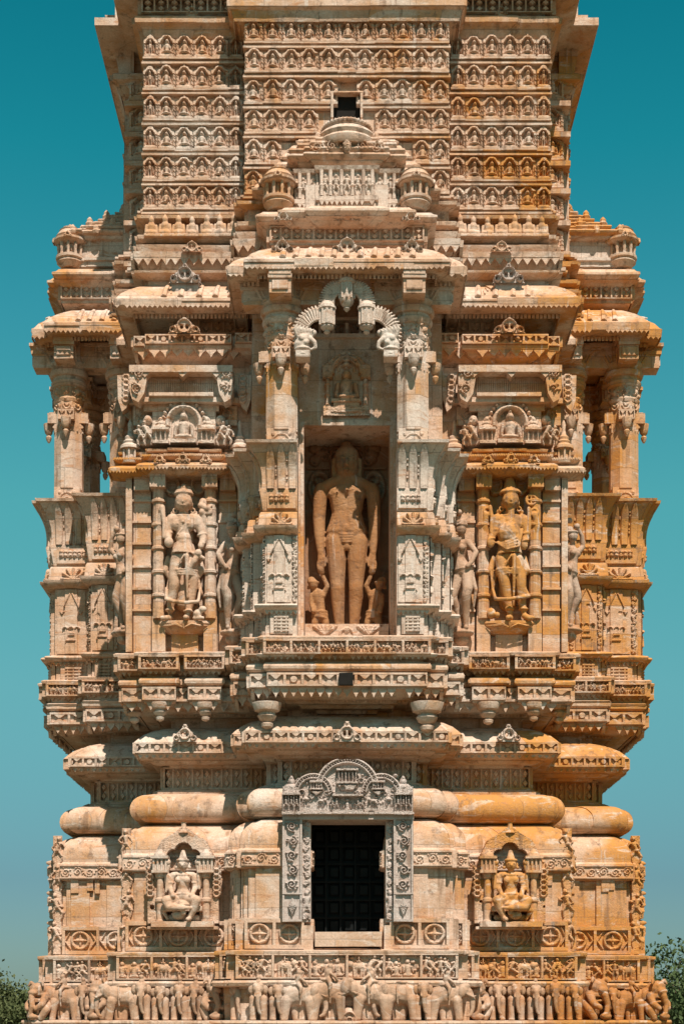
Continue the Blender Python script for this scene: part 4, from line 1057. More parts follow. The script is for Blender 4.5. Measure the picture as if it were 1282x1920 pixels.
# niche surround
zo, zl_ = zb(1197), Z(797, -.42)
m = M()
jx = .635
for s2 in (-1, 1):
    obox(m, Fm, min(s2*jx, s2*.74), max(s2*jx, s2*.74), zo, zl_, -2.0, -.78)
    obox(m, Fm, min(s2*.68, s2*.78), max(s2*.68, s2*.78), zo, zl_, -1.6, -.62)
obox(m, Fm, -.90, .90, zl_, Z(640, -.3), -2.0, -.80)
obox(m, Fm, -.72, .72, zl_, zl_+.08, -.9, -.785)
obox(m, Fm, -.90, .90, Z(640, -.3), Z(633, -.3), -.9, -.74); obox(m, Fm, -.95, .95, Z(633, -.3), Z(490, -.3), -1.6, -1.05)
for k in range(7): obox(m, Fm, -.6+k*.2-.02, -.6+k*.2+.02, Z(634, -.3), Z(610, -.3), -1.05, -.80)
obox(m, Fm, -.9, .9, Z(600, -.3), Z(594, -.3), -1.05, -.9)
hf = HF(1.3, .42, .012)
for k in range(3): hf.man(.25+k*.4, .02, .36, .07, seat=True); hf.ring(.25+k*.4, .18, .17, .02, .06, v0=.18)
hf.emit(m, Fm, -.65, Z(632, -.3), -1.05)
m.build('niche_surround', WARM, front)
# seated saint in a little aedicule over the opening
m = M(); hf = HF(.70, .98, .010); c = .35
hf.box(.03, 0, .67, .05, .07); hf.box(.12, .05, .58, .12, .09); hf.box(.16, .12, .54, .20, .07); hf.box(.13, .20, .57, .24, .10)
for s2 in (-1, 1):
    x = c+s2*.28; hf.box(x-.06, .0, x+.06, .14, .08); hf.cap(x, .1, x, .56, .034, .03, .09)
    for q in (.16, .3, .46, .55): hf.ell(x, q, .048, .018, .11)
    hf.box(x-.075, .56, x+.075, .74, .09)
hf.poly([(.0, .74), (.7, .74), (.62, .80), (.52, .88), (.42, .93), (.36, 1.0), (.34, 1.0), (.28, .93), (.18, .88), (.08, .80)], .07)
hf.ring(c, .66, .21, .035, .10, v0=.62); hf.ring(c, .70, .12, .02, .11, v0=.68); hf.cut(c, .66, .16, .15, .01)
for k in range(9): th = pi*k/8; hf.ell(c+.27*cos(th), .68+.23*sin(th), .022, .022, .11)
hf.ell(c, .285, .185, .055, .12); hf.cap(c, .30, c, .45, .08, .11, .12); hf.cap(c-.13, .46, c-.155, .30, .034, .032, .11); hf.cap(c+.13, .46, c+.155, .30, .034, .032, .11); hf.cap(c-.1, .27, c+.1, .27, .03, .03, .14)
hf.cap(c, .5, c, .56, .05, .05, .10); hf.ell(c, .60, .068, .085, .14); hf.ell(c, .75, .075, .035, .12); hf.ell(c, .80, .045, .03, .12); hf.ell(c, .69, .03, .03, .12)
hf.emit(m, Fm, -.355, Z(782, -.4), -.80); m.build('saint_plaque', WARM, front)
# back of the niche
m = M(); obox(m, Fm, -.75, .75, zo-.02, zl_+.1, -2.05, -1.72)
zbk = Z(797, .4)
hf = HF(1.24, 1.25, .012); hf.box(.33, .75, .36, 1.0, .02)
for s2 in (-1, 1):
    x = .62+s2*.42
    hf.box(x-.18, .62, x+.18, .66, .05)
    for k in range(4): hf.ell(x+R_(-.08, .08), .78+.08*k, .10, .07, .08); hf.ring(x+R_(-.1, .1), .75+.08*k, .06, .02, .06)
    hf.ring(x, .34, .15, .035, .08, 1.5); hf.man(x, .14, .42, .09, s2*.1, .03, .5); hf.ring(x-s2*.02, .12, .12, .02, .05, v1=.16)
    hf.cap(.62+s2*.24, .05, .62+s2*.24, .8, .025, .025, .06); hf.ring(.62+s2*.13, .8, .11, .025, .06, v0=.8)
hf.ell(.62, 1.08, .27, .10, .12); hf.ell(.62, 1.02, .30, .05, .14); hf.box(.35, 1.13, .89, 1.16, .1)
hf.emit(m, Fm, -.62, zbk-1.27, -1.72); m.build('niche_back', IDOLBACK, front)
for x in (-.94, .95): put_column(front, x, .34)
m = M()
for s2 in (-1, 1): m = M(); lathe(m, F_((s2*1.28, 1.12), (1, 0), (0, -1), 0), [(Z(840, 0), .20), (Z(600, 0), .18), (Z(560, 0), .22), (Z(500, 0), .3)], 4, sq=True); m.build('wall_pilaster', None, front)
roof(front, 1.2, (None, None, None))
# cusped festoon arch slung between the columns
m = M(); Ya = .0; za = lambda p: Z(p, Y0B+Ya)
def tw(px, py, d=0): return (X(px-10+10, Y0B+Ya), Ya+d, za(py))
def tor_arc(cx, cy, r, t0, t1, th, n=14):
    pts = [tw(cx+r*cos(radians(t)), cy-r*sin(radians(t))) for t in np.linspace(t0, t1, n)]; tubep(m, pts, th, 8)
for s2 in (-1, 1):
    q = lambda x: 650+s2*x
    def arc2(cx, cy, r, t0, t1, th, n=14):
        pts = [tw(q(cx+r*cos(radians(t))), cy-r*sin(radians(t))) for t in np.linspace(t0, t1, n)]; tubep(m, pts, th*.6, 7)
        for t in np.linspace(t0, t1, max(3, int(n*1.3))):
            a, b = radians(t), r+6; p0 = tw(q(cx+(r-4)*cos(a)), cy-(r-4)*sin(a), -.02); cu = tw(q(cx+(r-6)*cos(a)), cy-(r-6)*sin(a), -.02); tubep(m, [cu, (cu[0], cu[1]-.03, cu[2])], [.026, .012], 6); p1 = tw(q(cx+(r+11)*cos(a)), cy-(r+14)*sin(a), -.02); tubep(m, [p0, p1], [.012, .026], 5); p2 = tw(q(cx+(r+21)*cos(a)), cy-(r+21)*sin(a), -.01); tubep(m, [p1, p2], [.024, .012], 5)
        pts = [tw(q(cx+(r+15)*cos(radians(t))), cy-(r+15)*sin(radians(t))) for t in np.linspace(t0, t1, n)]; tubep(m, pts, th*.5, 7)
        pts = [tw(q(cx+(r+6)*cos(radians(t))), cy-(r+6)*sin(radians(t)), .04) for t in np.linspace(t0, t1, n)]; tubep(m, pts, .030, 6)
    arc2(5, 569, 27, 100, -5, .038)      # upper lobe
    arc2(50, 626, 32, 96, -22, .036, 13)  # lower lobe
    # drum hanging between lobes
    F = F_(tw(q(37), 600)[:2], (1, 0), (0, -1), za(614))
    lathe(m, F, [(-.10, .015), (-.07, .05), (-.05, .035), (-.02, .085), (.0, .10), (.02, .09), (.03, .105), (.24, .105), (.26, .13), (.30, .125), (.32, .10), (.36, .08), (.38, .03)], 10)
    for k in range(5): th = radians(-160+k*35); lathe(m, F.at(.105*cos(th), 0, -.105*sin(th)), [(.03, .018), (.24, .018)], 5)
    # makara head on its bracket
    F = F_(tw(q(82), 650)[:2], (1, 0), (0, -1), za(672)); obox(m, F, -.10, .10, -.02, .07, -.1, .14)
    bb = B(); bb.chain([tw(q(80), 662), tw(q(84), 650, -.03), tw(q(79), 640, -.05), tw(q(70), 630, -.05), tw(q(62), 626, -.04)], [.10, .12, .10, .07, .045]); bb.ball(tw(q(84), 640, -.12), .05); bb.ball(tw(q(76), 648, -.12), .045)
    for k in range(6): bb.chain([tw(q(92-k*5), 634, -.08), tw(q(97-k*6), 622+k*1, -.11), tw(q(92-k*6), 614+k*2, -.12)], [.032, .024, .012])
    bb.chain([tw(q(68), 640, -.1), tw(q(60), 647, -.11), tw(q(58), 657, -.1), tw(q(66), 660, -.1)], [.04, .03, .025, .018]); bb.tor(tw(q(82), 658, -.03), .11, .02); bb.tor(tw(q(82), 668, -.03), .10, .02)
    t_ = bb.mesh('makara', GREY, .010, 1); nv = len(t_.vertices); co_ = np.empty(nv*3); t_.vertices.foreach_get('co', co_); m.add(co_.reshape(-1, 3), [tuple(p_.vertices) for p_ in t_.polygons]); bpy.data.meshes.remove(t_)
F = F_(tw(650, 560)[:2], (1, 0), (0, -1), za(566))
lathe(m, F, [(-.14, .012), (-.10, .05), (-.08, .035), (-.04, .085), (0, .10), (.02, .105), (.24, .11), (.26, .135), (.30, .13), (.33, .10), (.36, .05)], 10)
for k in range(5): th = radians(-160+k*35); lathe(m, F.at(.11*cos(th), 0, -.11*sin(th)), [(.03, .018), (.24, .018)], 5)
m.build('festoon_arch', PALE, front)

# ---- side balconies
def side_balcony(sg):
    lab = 'balcony on the shaded left flank of the tower, leaf parapet, columns seen edge-on' if sg < 0 else 'orange and white balcony on the right flank of the tower, columns seen edge-on'
    e = empty('balcony', lab, 'balcony', 'carved balconies', loc=(sg*4.79, YC, -.74), rz=sg*pi/2); e.scale.z = 1.09
    P = [(-1.62, 1.6), (-1.62, .70), (-1.35, .70), (-1.35, .08), (-1.22, .08), (-1.22, 0), (1.22, 0), (1.22, .08), (1.35, .08), (1.35, .70), (1.62, .70), (1.62, 1.6)]
    mt = (None, None, None, WARM, None, None) if sg < 0 else (WARM, RUST, STONE, RUST, WARM, WARM)
    parapet(e, [P], mt)
    for x in (-.94, .95):
        put_column(e, x, .24)
        put_column(e, x, 1.15)
    roof(e, 1.6, (None, None, None) if sg < 0 else (WARM, WARM, WARM))
    zs = Z(384, -.8)
    m = M(); z0 = zs+.44
    for i in range(9):
        t = i/8; hw = 1.16-.62*t**1.1; dd = .22+1.02*t; h_ = .085
        Pq = [(-hw, 1.9), (-hw, dd+.16), (-hw*.72, dd+.16), (-hw*.72, dd+.05), (-hw*.35, dd+.05), (-hw*.35, dd), (hw*.35, dd), (hw*.35, dd+.05), (hw*.72, dd+.05), (hw*.72, dd+.16), (hw, dd+.16), (hw, 1.9)]
        zi = z0+i*h_; loft(m, Pq, [(zi-.01, -.05), (zi+.015, .03), (zi+.04, .045), (zi+.06, .03), (zi+.075, -.02), (zi+h_+.01, -.04)], var=.02, bl=(.12, .3))
        if i % 2 == 0:
            for s2 in (-1, 1):
                for yy in (dd+.12, dd+.5): lathe(m, F_((s2*(hw+.01), yy), (1, 0), (0, -1), zi+.02), [(-.02, .06), (.02, .075), (.05, .05), (.08, .05), (.12, .015)], 7)
    m.build('stepped_tiers', WARM if sg > 0 else STONE, e)
    for c in list(e.children):
        if c.name.startswith('stepped_roof') or c.name.startswith('roof_dome'): me_ = c.data; bpy.data.objects.remove(c)
    for c in e.children:
        if c.name.split('.')[0] in ('lattice_band', 'upper_eave', 'shrine_storey', 'turret', 'stepped_roof', 'roof_dome'): c.location.y = -.28
        if c.name.startswith('shrine_storey'): c.scale.z = .72; c.location.z = zs*.28; c.scale.x = 1.42
    return e
side_balcony(-1); side_balcony(1)
# ============================================================= DOORWAY, BASE NICHES
YD = -1.12
tower_door = empty('doorway', parent=tower); dw = M(); Fd = FRONT.at(0, 0, 0); zd = lambda p: Z(p, YD)
xd = lambda p: X(p, YD)+0.0
# jambs (outer carved, inner plain), lintel, threshold
def dbox(m, x0, x1, p0, p1, y0, y1, t=0): obox(m, FRONT, xd(x0), xd(x1), zd(p0), zd(p1), -y0, -y1, t)
for jx0, jx1, jy0, jy1, o0, o1 in ((529, 566, 566, 582, 529, 567), (738, 775, 724, 738, 738, 725)):
    dw = M(); dbox(dw, jx0, jx1, 1728, 1532, -.4, YD+.10); dbox(dw, jy0, jy1, 1728, 1530, -.4, YD+.20)
    x0 = o0
    w_ = xd(x0+37)-xd(x0); F = FRONT.at(xd(x0), zd(1728), -(YD+.10)); h = zd(1532)-zd(1728)
    obox(dw, F, 0, .03, 0, h, 0, .035); obox(dw, F, w_-.03, w_, 0, h, 0, .035); obox(dw, F, 0, w_, h*.26, h*.275, 0, .045); obox(dw, F, 0, w_, 0, .03, 0, .04)
    hf = HF(w_-.07, h*.70, .009); hf.scroll(.055, .012, .22); hf.emit(dw, F, .035, h*.285, 0)
    prism(dw, F, [(w_/2, .05), (w_/2+.07, h*.14), (w_/2, h*.24), (w_/2-.07, h*.14)], 0, .05, .3)
    for k in range(8): th = k*pi/4; prism(dw, F, [(w_/2+.05*cos(th-.2), h*.14+.05*sin(th-.2)), (w_/2+.05*cos(th+.2), h*.14+.05*sin(th+.2)), (w_/2, h*.14)], .04, .06)
    x0 = o1
    w_ = .11; F = FRONT.at(xd(x0), zd(1726), -(YD+.20)); hf = HF(w_, zd(1534)-zd(1726), .010); hf.scroll(.03, .011, .12); hf.man(w_/2, .02, .42, .05); hf.emit(dw, F, 0, 0, 0)
    dw.build('door_jamb', GREY, tower_door)
m = M()
dbox(m, 529, 776, 1536, 1527, -.4, YD+.06)
dbox(m, 580, 724, 1537, 1530, -.4, YD+.22)
# relief arch: three lobes over a pair of capitals
w_, h = xd(776)-xd(528), zd(1424)-zd(1528); k = w_/248.; hf = HF(w_, h, .0085); q = lambda px, py: ((px-528)*k, (1528-py)*k)
def C(px1, py1, px2, py2, r, hh_, r2=None): hf.cap(*q(px1, py1), *q(px2, py2), r*k, (r2 or r)*k, hh_)
hf.poly([q(*p) for p in ((530, 1528), (530, 1474), (562, 1474), (566, 1462), (582, 1452), (600, 1452), (608, 1438), (625, 1427), (651, 1422), (677, 1427), (694, 1438), (702, 1452), (720, 1452), (736, 1462), (741, 1474), (774, 1474), (774, 1528))], .05)
cx, cy = q(651, 1484)
for R in (58, 50): hf.ring(cx, q(651, 1480)[1], R*k, 3.2*k, .12, 1, v0=q(0, 1475)[1])
for i in range(33):
    th = pi*i/32; hf.ell(cx+54*k*cos(th), q(0, 1480)[1]+54*k*sin(th), 2.1*k, 2.1*k, .135)
for s2 in (-1, 1):
    c2 = q(651+s2*64, 1488)
    for R in (36, 29): hf.ring(c2[0], c2[1], R*k, 3*k, .115, 1, v0=q(0, 1486)[1])
    for i in range(21): th = pi*i/20; hf.ell(c2[0]+32.5*k*cos(th), c2[1]+32.5*k*sin(th), 2*k, 2*k, .13)
    # turrets with figures and caps
    x = 651+s2*105
    hf.box(*q(x-17, 1528), *q(x+17, 1522), .14); hf.box(*q(x-17, 1492), *q(x+17, 1486), .15); hf.box(*q(x-14, 1486), *q(x+14, 1478), .11)
    hf.ell(*q(x, 1476), 14*k, 8*k, .12); hf.ell(*q(x, 1466), 6*k, 8*k, .10); hf.ell(*q(x, 1459), 2.5*k, 5*k, .09)
    for dx in (-10, 0, 10): hf.man(q(x+dx, 0)[0], q(0, 1521)[1], 29*k, .12, 0, .02, R_(0, .6))
    for dx in (-16, -5, 5, 16): hf.cap(*q(x+dx, 1521), *q(x+dx, 1492), 1.6*k, 1.6*k, .13)
    # beasts and foliage
    hf.beast(q(651+s2*50, 0)[0], q(0, 1513)[1], 18*k, .11, -s2); hf.beast(q(651+s2*78, 0)[0], q(0, 1511)[1], 20*k, .10, s2)
    x = 651+s2*58; hf.box(*q(x-13, 1482), *q(x+13, 1478), .14); hf.box(*q(x-13, 1468), *q(x+13, 1464), .14)
    for dx in (-10, -5, 0, 5, 10): hf.cap(*q(x+dx, 1478), *q(x+dx, 1468), 1.7*k, 1.7*k, .12)
    hf.poly([q(x-11, 1484), q(x, 1492), q(x+11, 1484)], .12)
    for i in range(26): hf.ring(q(651+s2*R_(14, 92), 0)[0], q(0, R_(1456, 1505))[1], R_(2.5, 5)*k, 1.5*k, R_(.07, .10))
    for i in range(30): hf.ell(q(651+s2*R_(14, 92), 0)[0], q(0, R_(1452, 1510))[1], R_(1.5, 4)*k, R_(1.5, 3.5)*k, R_(.07, .11))
# centre canopy and seated saint
hf.box(*q(630, 1470), *q(672, 1466), .15); hf.box(*q(630, 1446), *q(672, 1441), .15)
for dx in (-16, -10, -3, 3, 10, 16): hf.cap(*q(651+dx, 1466), *q(651+dx, 1448), 2.2*k, 2.2*k, .13)
hf.poly([q(632, 1471), q(640, 1482), q(662, 1482), q(670, 1471)], .13); hf.box(*q(622, 1494), *q(680, 1489), .15); hf.cutbox(*q(636, 1520), *q(666, 1494), .02)
hf.man(q(651, 0)[0], q(0, 1521)[1], 25*k, .10, seat=True)
for dx in (-28, -20, 20, 28): hf.man(q(651+dx, 0)[0], q(0, 1520)[1], 24*k, .12)
hf.box(*q(528, 1527), *q(776, 1523), .13); hf.box(*q(622, 1527), *q(680, 1519), .15)
for pp, hh_ in ((651, 1421), ): hf.ell(*q(pp, hh_+2), 4*k, 6*k, .12)
hf.emit(m, FRONT, xd(528), zd(1528), -(YD+.10))
link(m.mesh('door_pediment', GREY), 'pediment', tower_door)
m = M(); dbox(m, 590, 716, 1775, 1747, -.4, YD+.12)
for s2 in (-1, 1):
    x0, x1 = (434, 592) if s2 < 0 else (716, 866)
    # rounded ends of the sill
    dbox(m, *( (566, 589) if s2 < 0 else (718, 742)), 1784, 1732, -.4, YD+.20, .02)
link(m.mesh('threshold', STONE), 'threshold', tower_door)
m = M(); obox(m, FRONT, xd(560), xd(745), zd(1760), zd(1525), -.1, .05)
for i in range(5):
    for j in range(6):
        a = xd(582+i*29); v = zd(1746-j*35); obox(m, FRONT, a+.03, a+.20, v+.03, v+.22, .05, .09, t=.03)
for i in range(6): a = xd(581+i*28.6); obox(m, FRONT, a-.012, a+.012, zd(1755), zd(1532), .05, .12)
for j in range(7): v = zd(1749-j*35); obox(m, FRONT, xd(575), xd(730), v-.012, v+.012, .05, .12)
link(m.mesh('door', BLACK), 'door', tower_door)

# base niches with columns, foil-headed hollows behind the goddesses
YG = -.30
def base_niche(sg):
    cx = sg*2.42; m = M(); F = FRONT.at(cx, Z(1732, YG), 0); z = lambda p: Z(p, YG)-Z(1732, YG)
    Ht = z(1548)
    # slab with a trefoil-headed opening, top tied into the course above
    hf = HF(1.3, Ht+.02, .010); c = .65; zf = lambda p: z(p)
    hf.poly([(.12, 0), (1.18, 0), (1.18, zf(1640)), (1.08, zf(1600)), (.98, zf(1575)), (.80, zf(1562)), (.70, zf(1552)), (.60, zf(1552)), (.50, zf(1562)), (.32, zf(1575)), (.22, zf(1600)), (.12, zf(1640))], .30)
    hf.cutbox(c-.235, .05, c+.235, zf(1632), .04)
    for dx, dy, r in ((0, 1596, .125), (-.145, 1606, .105), (.145, 1606, .105), (0, 1622, .22)): hf.cut(c+dx, zf(dy), r, r, .04)
    hf.emit(m, F, -c, 0, .0)
    for s2 in (-1, 1):
        x = s2*.34
        lathe(m, F.at(x, 0, .34), [(0, .075), (.04, .075), (.05, .055), (.30, .055), (.32, .075), (.36, .075), (.38, .05), (.66, .05), (.68, .07), (.72, .075), (.74, .09)], 12)
        obox(m, F, x-.12, x+.12, .74, .78, .2, .45); obox(m, F, x-.10, x+.10, .78, .95, .2, .40)
        for k in range(4): lathe(m, F.at(x-.09+k*.06, 0, .42), [(.78, .018), (.94, .018)], 6)
        obox(m, F, x-.13, x+.13, .95, .99, .2, .46); lathe(m, F.at(x, 0, .33), [(.99, .10), (1.03, .09), (1.06, .05), (1.10, .03)], 10)
        hf = HF(.16, .5, .010)
        for k in range(6): hf.ring(.08, .08+k*.08, .045, .016, .05)
        hf.emit(m, F, x+(.07 if s2 > 0 else -.23), .36, .30)
    obox(m, F, -.46, .46, -.06, .02, 0, .48); obox(m, F, -.52, .52, -.09, -.05, 0, .42)
    lathe(m, F.at(0, z(1562), .26), [(0, .09), (.06, .04), (.14, .035), (.16, .05)], 8)
    m.build('goddess_niche', STONE if sg < 0 else WARM, tower)
base_niche(-1); base_niche(1)
# weathered corner figures on the base
for sg in (-1, 1):
    for xx, yy in ((sg*3.30, .0), (sg*4.60, 1.56)):
        F = F_((xx, yy), (1, 0), (0, -1), Z(1790, yy))
        m = M(); hf = HF(.26, 1.9, .011); hf.box(.06, 0, .20, 1.88, .05)
        for k in range(4): hf.man(.13, .1+k*.45, .42, .11, R_(-.1, .1), .05, R_(0, .6))
        hf.emit(m, F, -.13, 0, .0); m.build('corner_carving', CARVED, tower)
    for yy in (1.3, 2.0):
        F = F_((sg*4.66, yy+.3), (0, -sg), (sg, 0), Z(1785, 1.6)) if sg < 0 else F_((sg*4.66, yy+.3), (0, 1), (1, 0), Z(1785, 1.6))
        m = M(); hf = HF(.3, 1.5, .012)
        for k in range(3): hf.man(.15, .05+k*.48, .46, .14, R_(-.1, .1), .05, .5)
        hf.emit(m, F, 0, 0, 0); m.build('corner_carving', CARVED, tower)

# ============================================================= STATUES
def place(me, name, label, cat, loc, rz=0, group=None, sc_=1):
    o = link(me, name, None, loc); o.rotation_euler.z = rz; o.scale = (sc_,)*3; return tag(o, label, cat, group)
# --- the great standing figure: photo rows mapped to metres round its feet
k = 24.75/FPX
def T(px, py, d=0): return ((px-650)*k, d, (1176-py)*k)
b = B()
# legs
for s2 in (-1, 1):
    P_ = lambda x, py, d=0: T(650+s2*x, py, d)
    b.chain([P_(21, 1008, -.03), P_(19, 1045, -.05), P_(17.5, 1085, -.04), P_(17, 1098, -.06), P_(16.5, 1120, -.02), P_(14, 1160, -.0), P_(13, 1172, 0)], [.155, .145, .115, .108, .104, .076, .072])
    b.cap(P_(13, 1174, -.02), P_(15, 1174, -.20), .06, .045)
    # hips and torso
    b.ball(P_(14, 992, -.02), .20, (1, .85, .9))
    b.cap(P_(13, 985, 0), P_(8, 958, 0), .18, .158); b.cap(P_(8, 958, 0), P_(13, 925, -.01), .158, .165)
    b.ball(P_(13, 922, -.03), .17, (1.1, .85, .8)); b.ball(T(650, 917, -.055), .165, (1.35, .8, .75))
    b.cap(P_(40, 905, .02), P_(10, 895, 0), .09, .12)
    b.ball(P_(48, 910, .02), .105, (1, .9, 1))
    b.chain([P_(49.5, 915, .02), P_(52, 965, .02), P_(51, 1000, -.02), P_(49, 1032, -.06)], [.108, .096, .080, .050])
    # hand: palm, fingers, thumb
    b.cap(P_(48, 1036, -.07), P_(48, 1050, -.07), .054, .058, flat=.6)
    for f in range(4):
        x = 44+f*3.4; b.chain([P_(x, 1050, -.07), P_(x-.5, 1064-abs(f-1.4)*2, -.08), P_(x-2, 1072-abs(f-1.4)*2, -.05)], [.021, .019, .015], n=8)
    b.chain([P_(43, 1040, -.08), P_(40, 1050, -.10), P_(40.5, 1058, -.11)], [.024, .02, .016], n=8)
    # ears hanging to the neck
    b.chain([P_(24.5, 855, .0), P_(25.5, 868, .0), P_(24, 884, .0)], [.03, .028, .036], n=8)
    b.ball(P_(9, 862, -.18), .026, (1.5, .6, .5)); b.cap(P_(4, 857, -.19), P_(15, 855, -.165), .011, .009)
b.ball(T(650, 866, -.02), .195, (.93, .9, 1.2)); b.ball(T(650, 847, .0), .18, (1.03, .97, .85)); b.ball(T(650, 828, .02), .09, (1.1, 1, .8)); b.ball(T(650, 880, -.08), .13, (1.1, .8, .75))
b.cap(T(650, 861, -.215), T(650, 872, -.25), .018, .034); b.ball(T(650, 880, -.205), .022, (2.2, .7, .55)); b.ball(T(650, 884, -.20), .02, (1.6, .7, .55))
b.cap(T(650, 885, .0), T(650, 902, .0), .125, .15)
b.ball(T(650, 988, -.13), .09, (1.3, .5, .7))
for j in range(4): b.cap(T(637+j*1.5, 1000+j*5, -.17), T(663-j*1.5, 1000+j*5, -.17), .013, .013)
b.ball(T(650, 1022, -.13), .055, (1, .8, 1.2)); b.ball(T(650, 918, -.205), .03, (1, .5, .8))
for s2 in (-1, 1): b.ball(T(650+s2*18, 922, -.19), .016)
me = b.mesh('saint_body', IDOL, .013, 3)
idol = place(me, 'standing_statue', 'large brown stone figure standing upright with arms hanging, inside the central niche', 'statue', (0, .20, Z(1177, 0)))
idol.scale = (1.015,)*3
m = M(); Fp = F_((0, 0), (1, 0), (0, -1), 0)
obox(m, Fp, -.61, .61, -.21, -.015, -.3, .50)
hf = HF(1.2, .19, .009)
for c in (.28, .92):
    for q in range(6): hf.cap(c, .03, c+(.16-q*.064), .15, .018, .024, .035)
hf.ring(.6, .02, .10, .018, .03); hf.ell(.6, .1, .05, .05, .03)
hf.emit(m, Fp, -.6, -.205, .50); m.build('pedestal', WARM, idol)
# attendants with raised arm
def fly(flip):
    b = B(); kk = .00205
    q = lambda x, y, d=0: ((x-250)*kk, d, (1725-y)*kk)
    b.ball(q(215, 1385, -.04), .085, (.85, .85, 1)); b.ball(q(200, 1360, -.02), .07); b.cap(q(225, 1430), q(235, 1450), .05)
    b.chain([q(245, 1460), q(262, 1540), q(262, 1575)], [.10, .078, .085]); b.ball(q(245, 1470), .12, (1.1, .8, .6))
    b.chain([q(205, 1465, -.02), q(200, 1530, -.03), q(215, 1580, -.08)], [.045, .038, .032]); b.ball(q(215, 1590, -.09), .04)
    b.chain([q(290, 1455, -.0), q(318, 1400, -.03), q(290, 1340, -.04), q(275, 1300, -.04)], [.045, .04, .034, .03]); b.ball(q(272, 1285, -.04), .045)
    b.ball(q(262, 1610, 0), .12, (1.1, .8, .8))
    b.chain([q(240, 1620), q(225, 1670, -.03), q(235, 1715, 0)], [.075, .058, .042]); b.chain([q(285, 1620), q(305, 1670, -.02), q(290, 1715, 0)], [.075, .058, .042])
    b.cap(q(235, 1722), q(232, 1722, -.09), .035); b.cap(q(290, 1722), q(297, 1722, -.09), .035)
    b.tor(q(262, 1590, 0), .105, .018, 1, .85, .1); b.tor(q(262, 1630, 0), .12, .016, 1, .8, -.15)
    b.tor(q(215, 1372, -.03), .075, .016); b.ball(q(178, 1405, .0), .03)
    return b.mesh('attendant_body', IDOL, .012, 1, mirror=flip)
place(fly(False), 'attendant_statue', 'small whisk-bearing attendant at the left foot of the big brown figure', 'statue', (-.43, .22, Z(1177, 0)), 0, 'attendants in the niche')
place(fly(True), 'attendant_statue', 'small whisk-bearing attendant at the right foot of the big brown figure', 'statue', (.43, .22, Z(1177, 0)), 0, 'attendants in the niche')

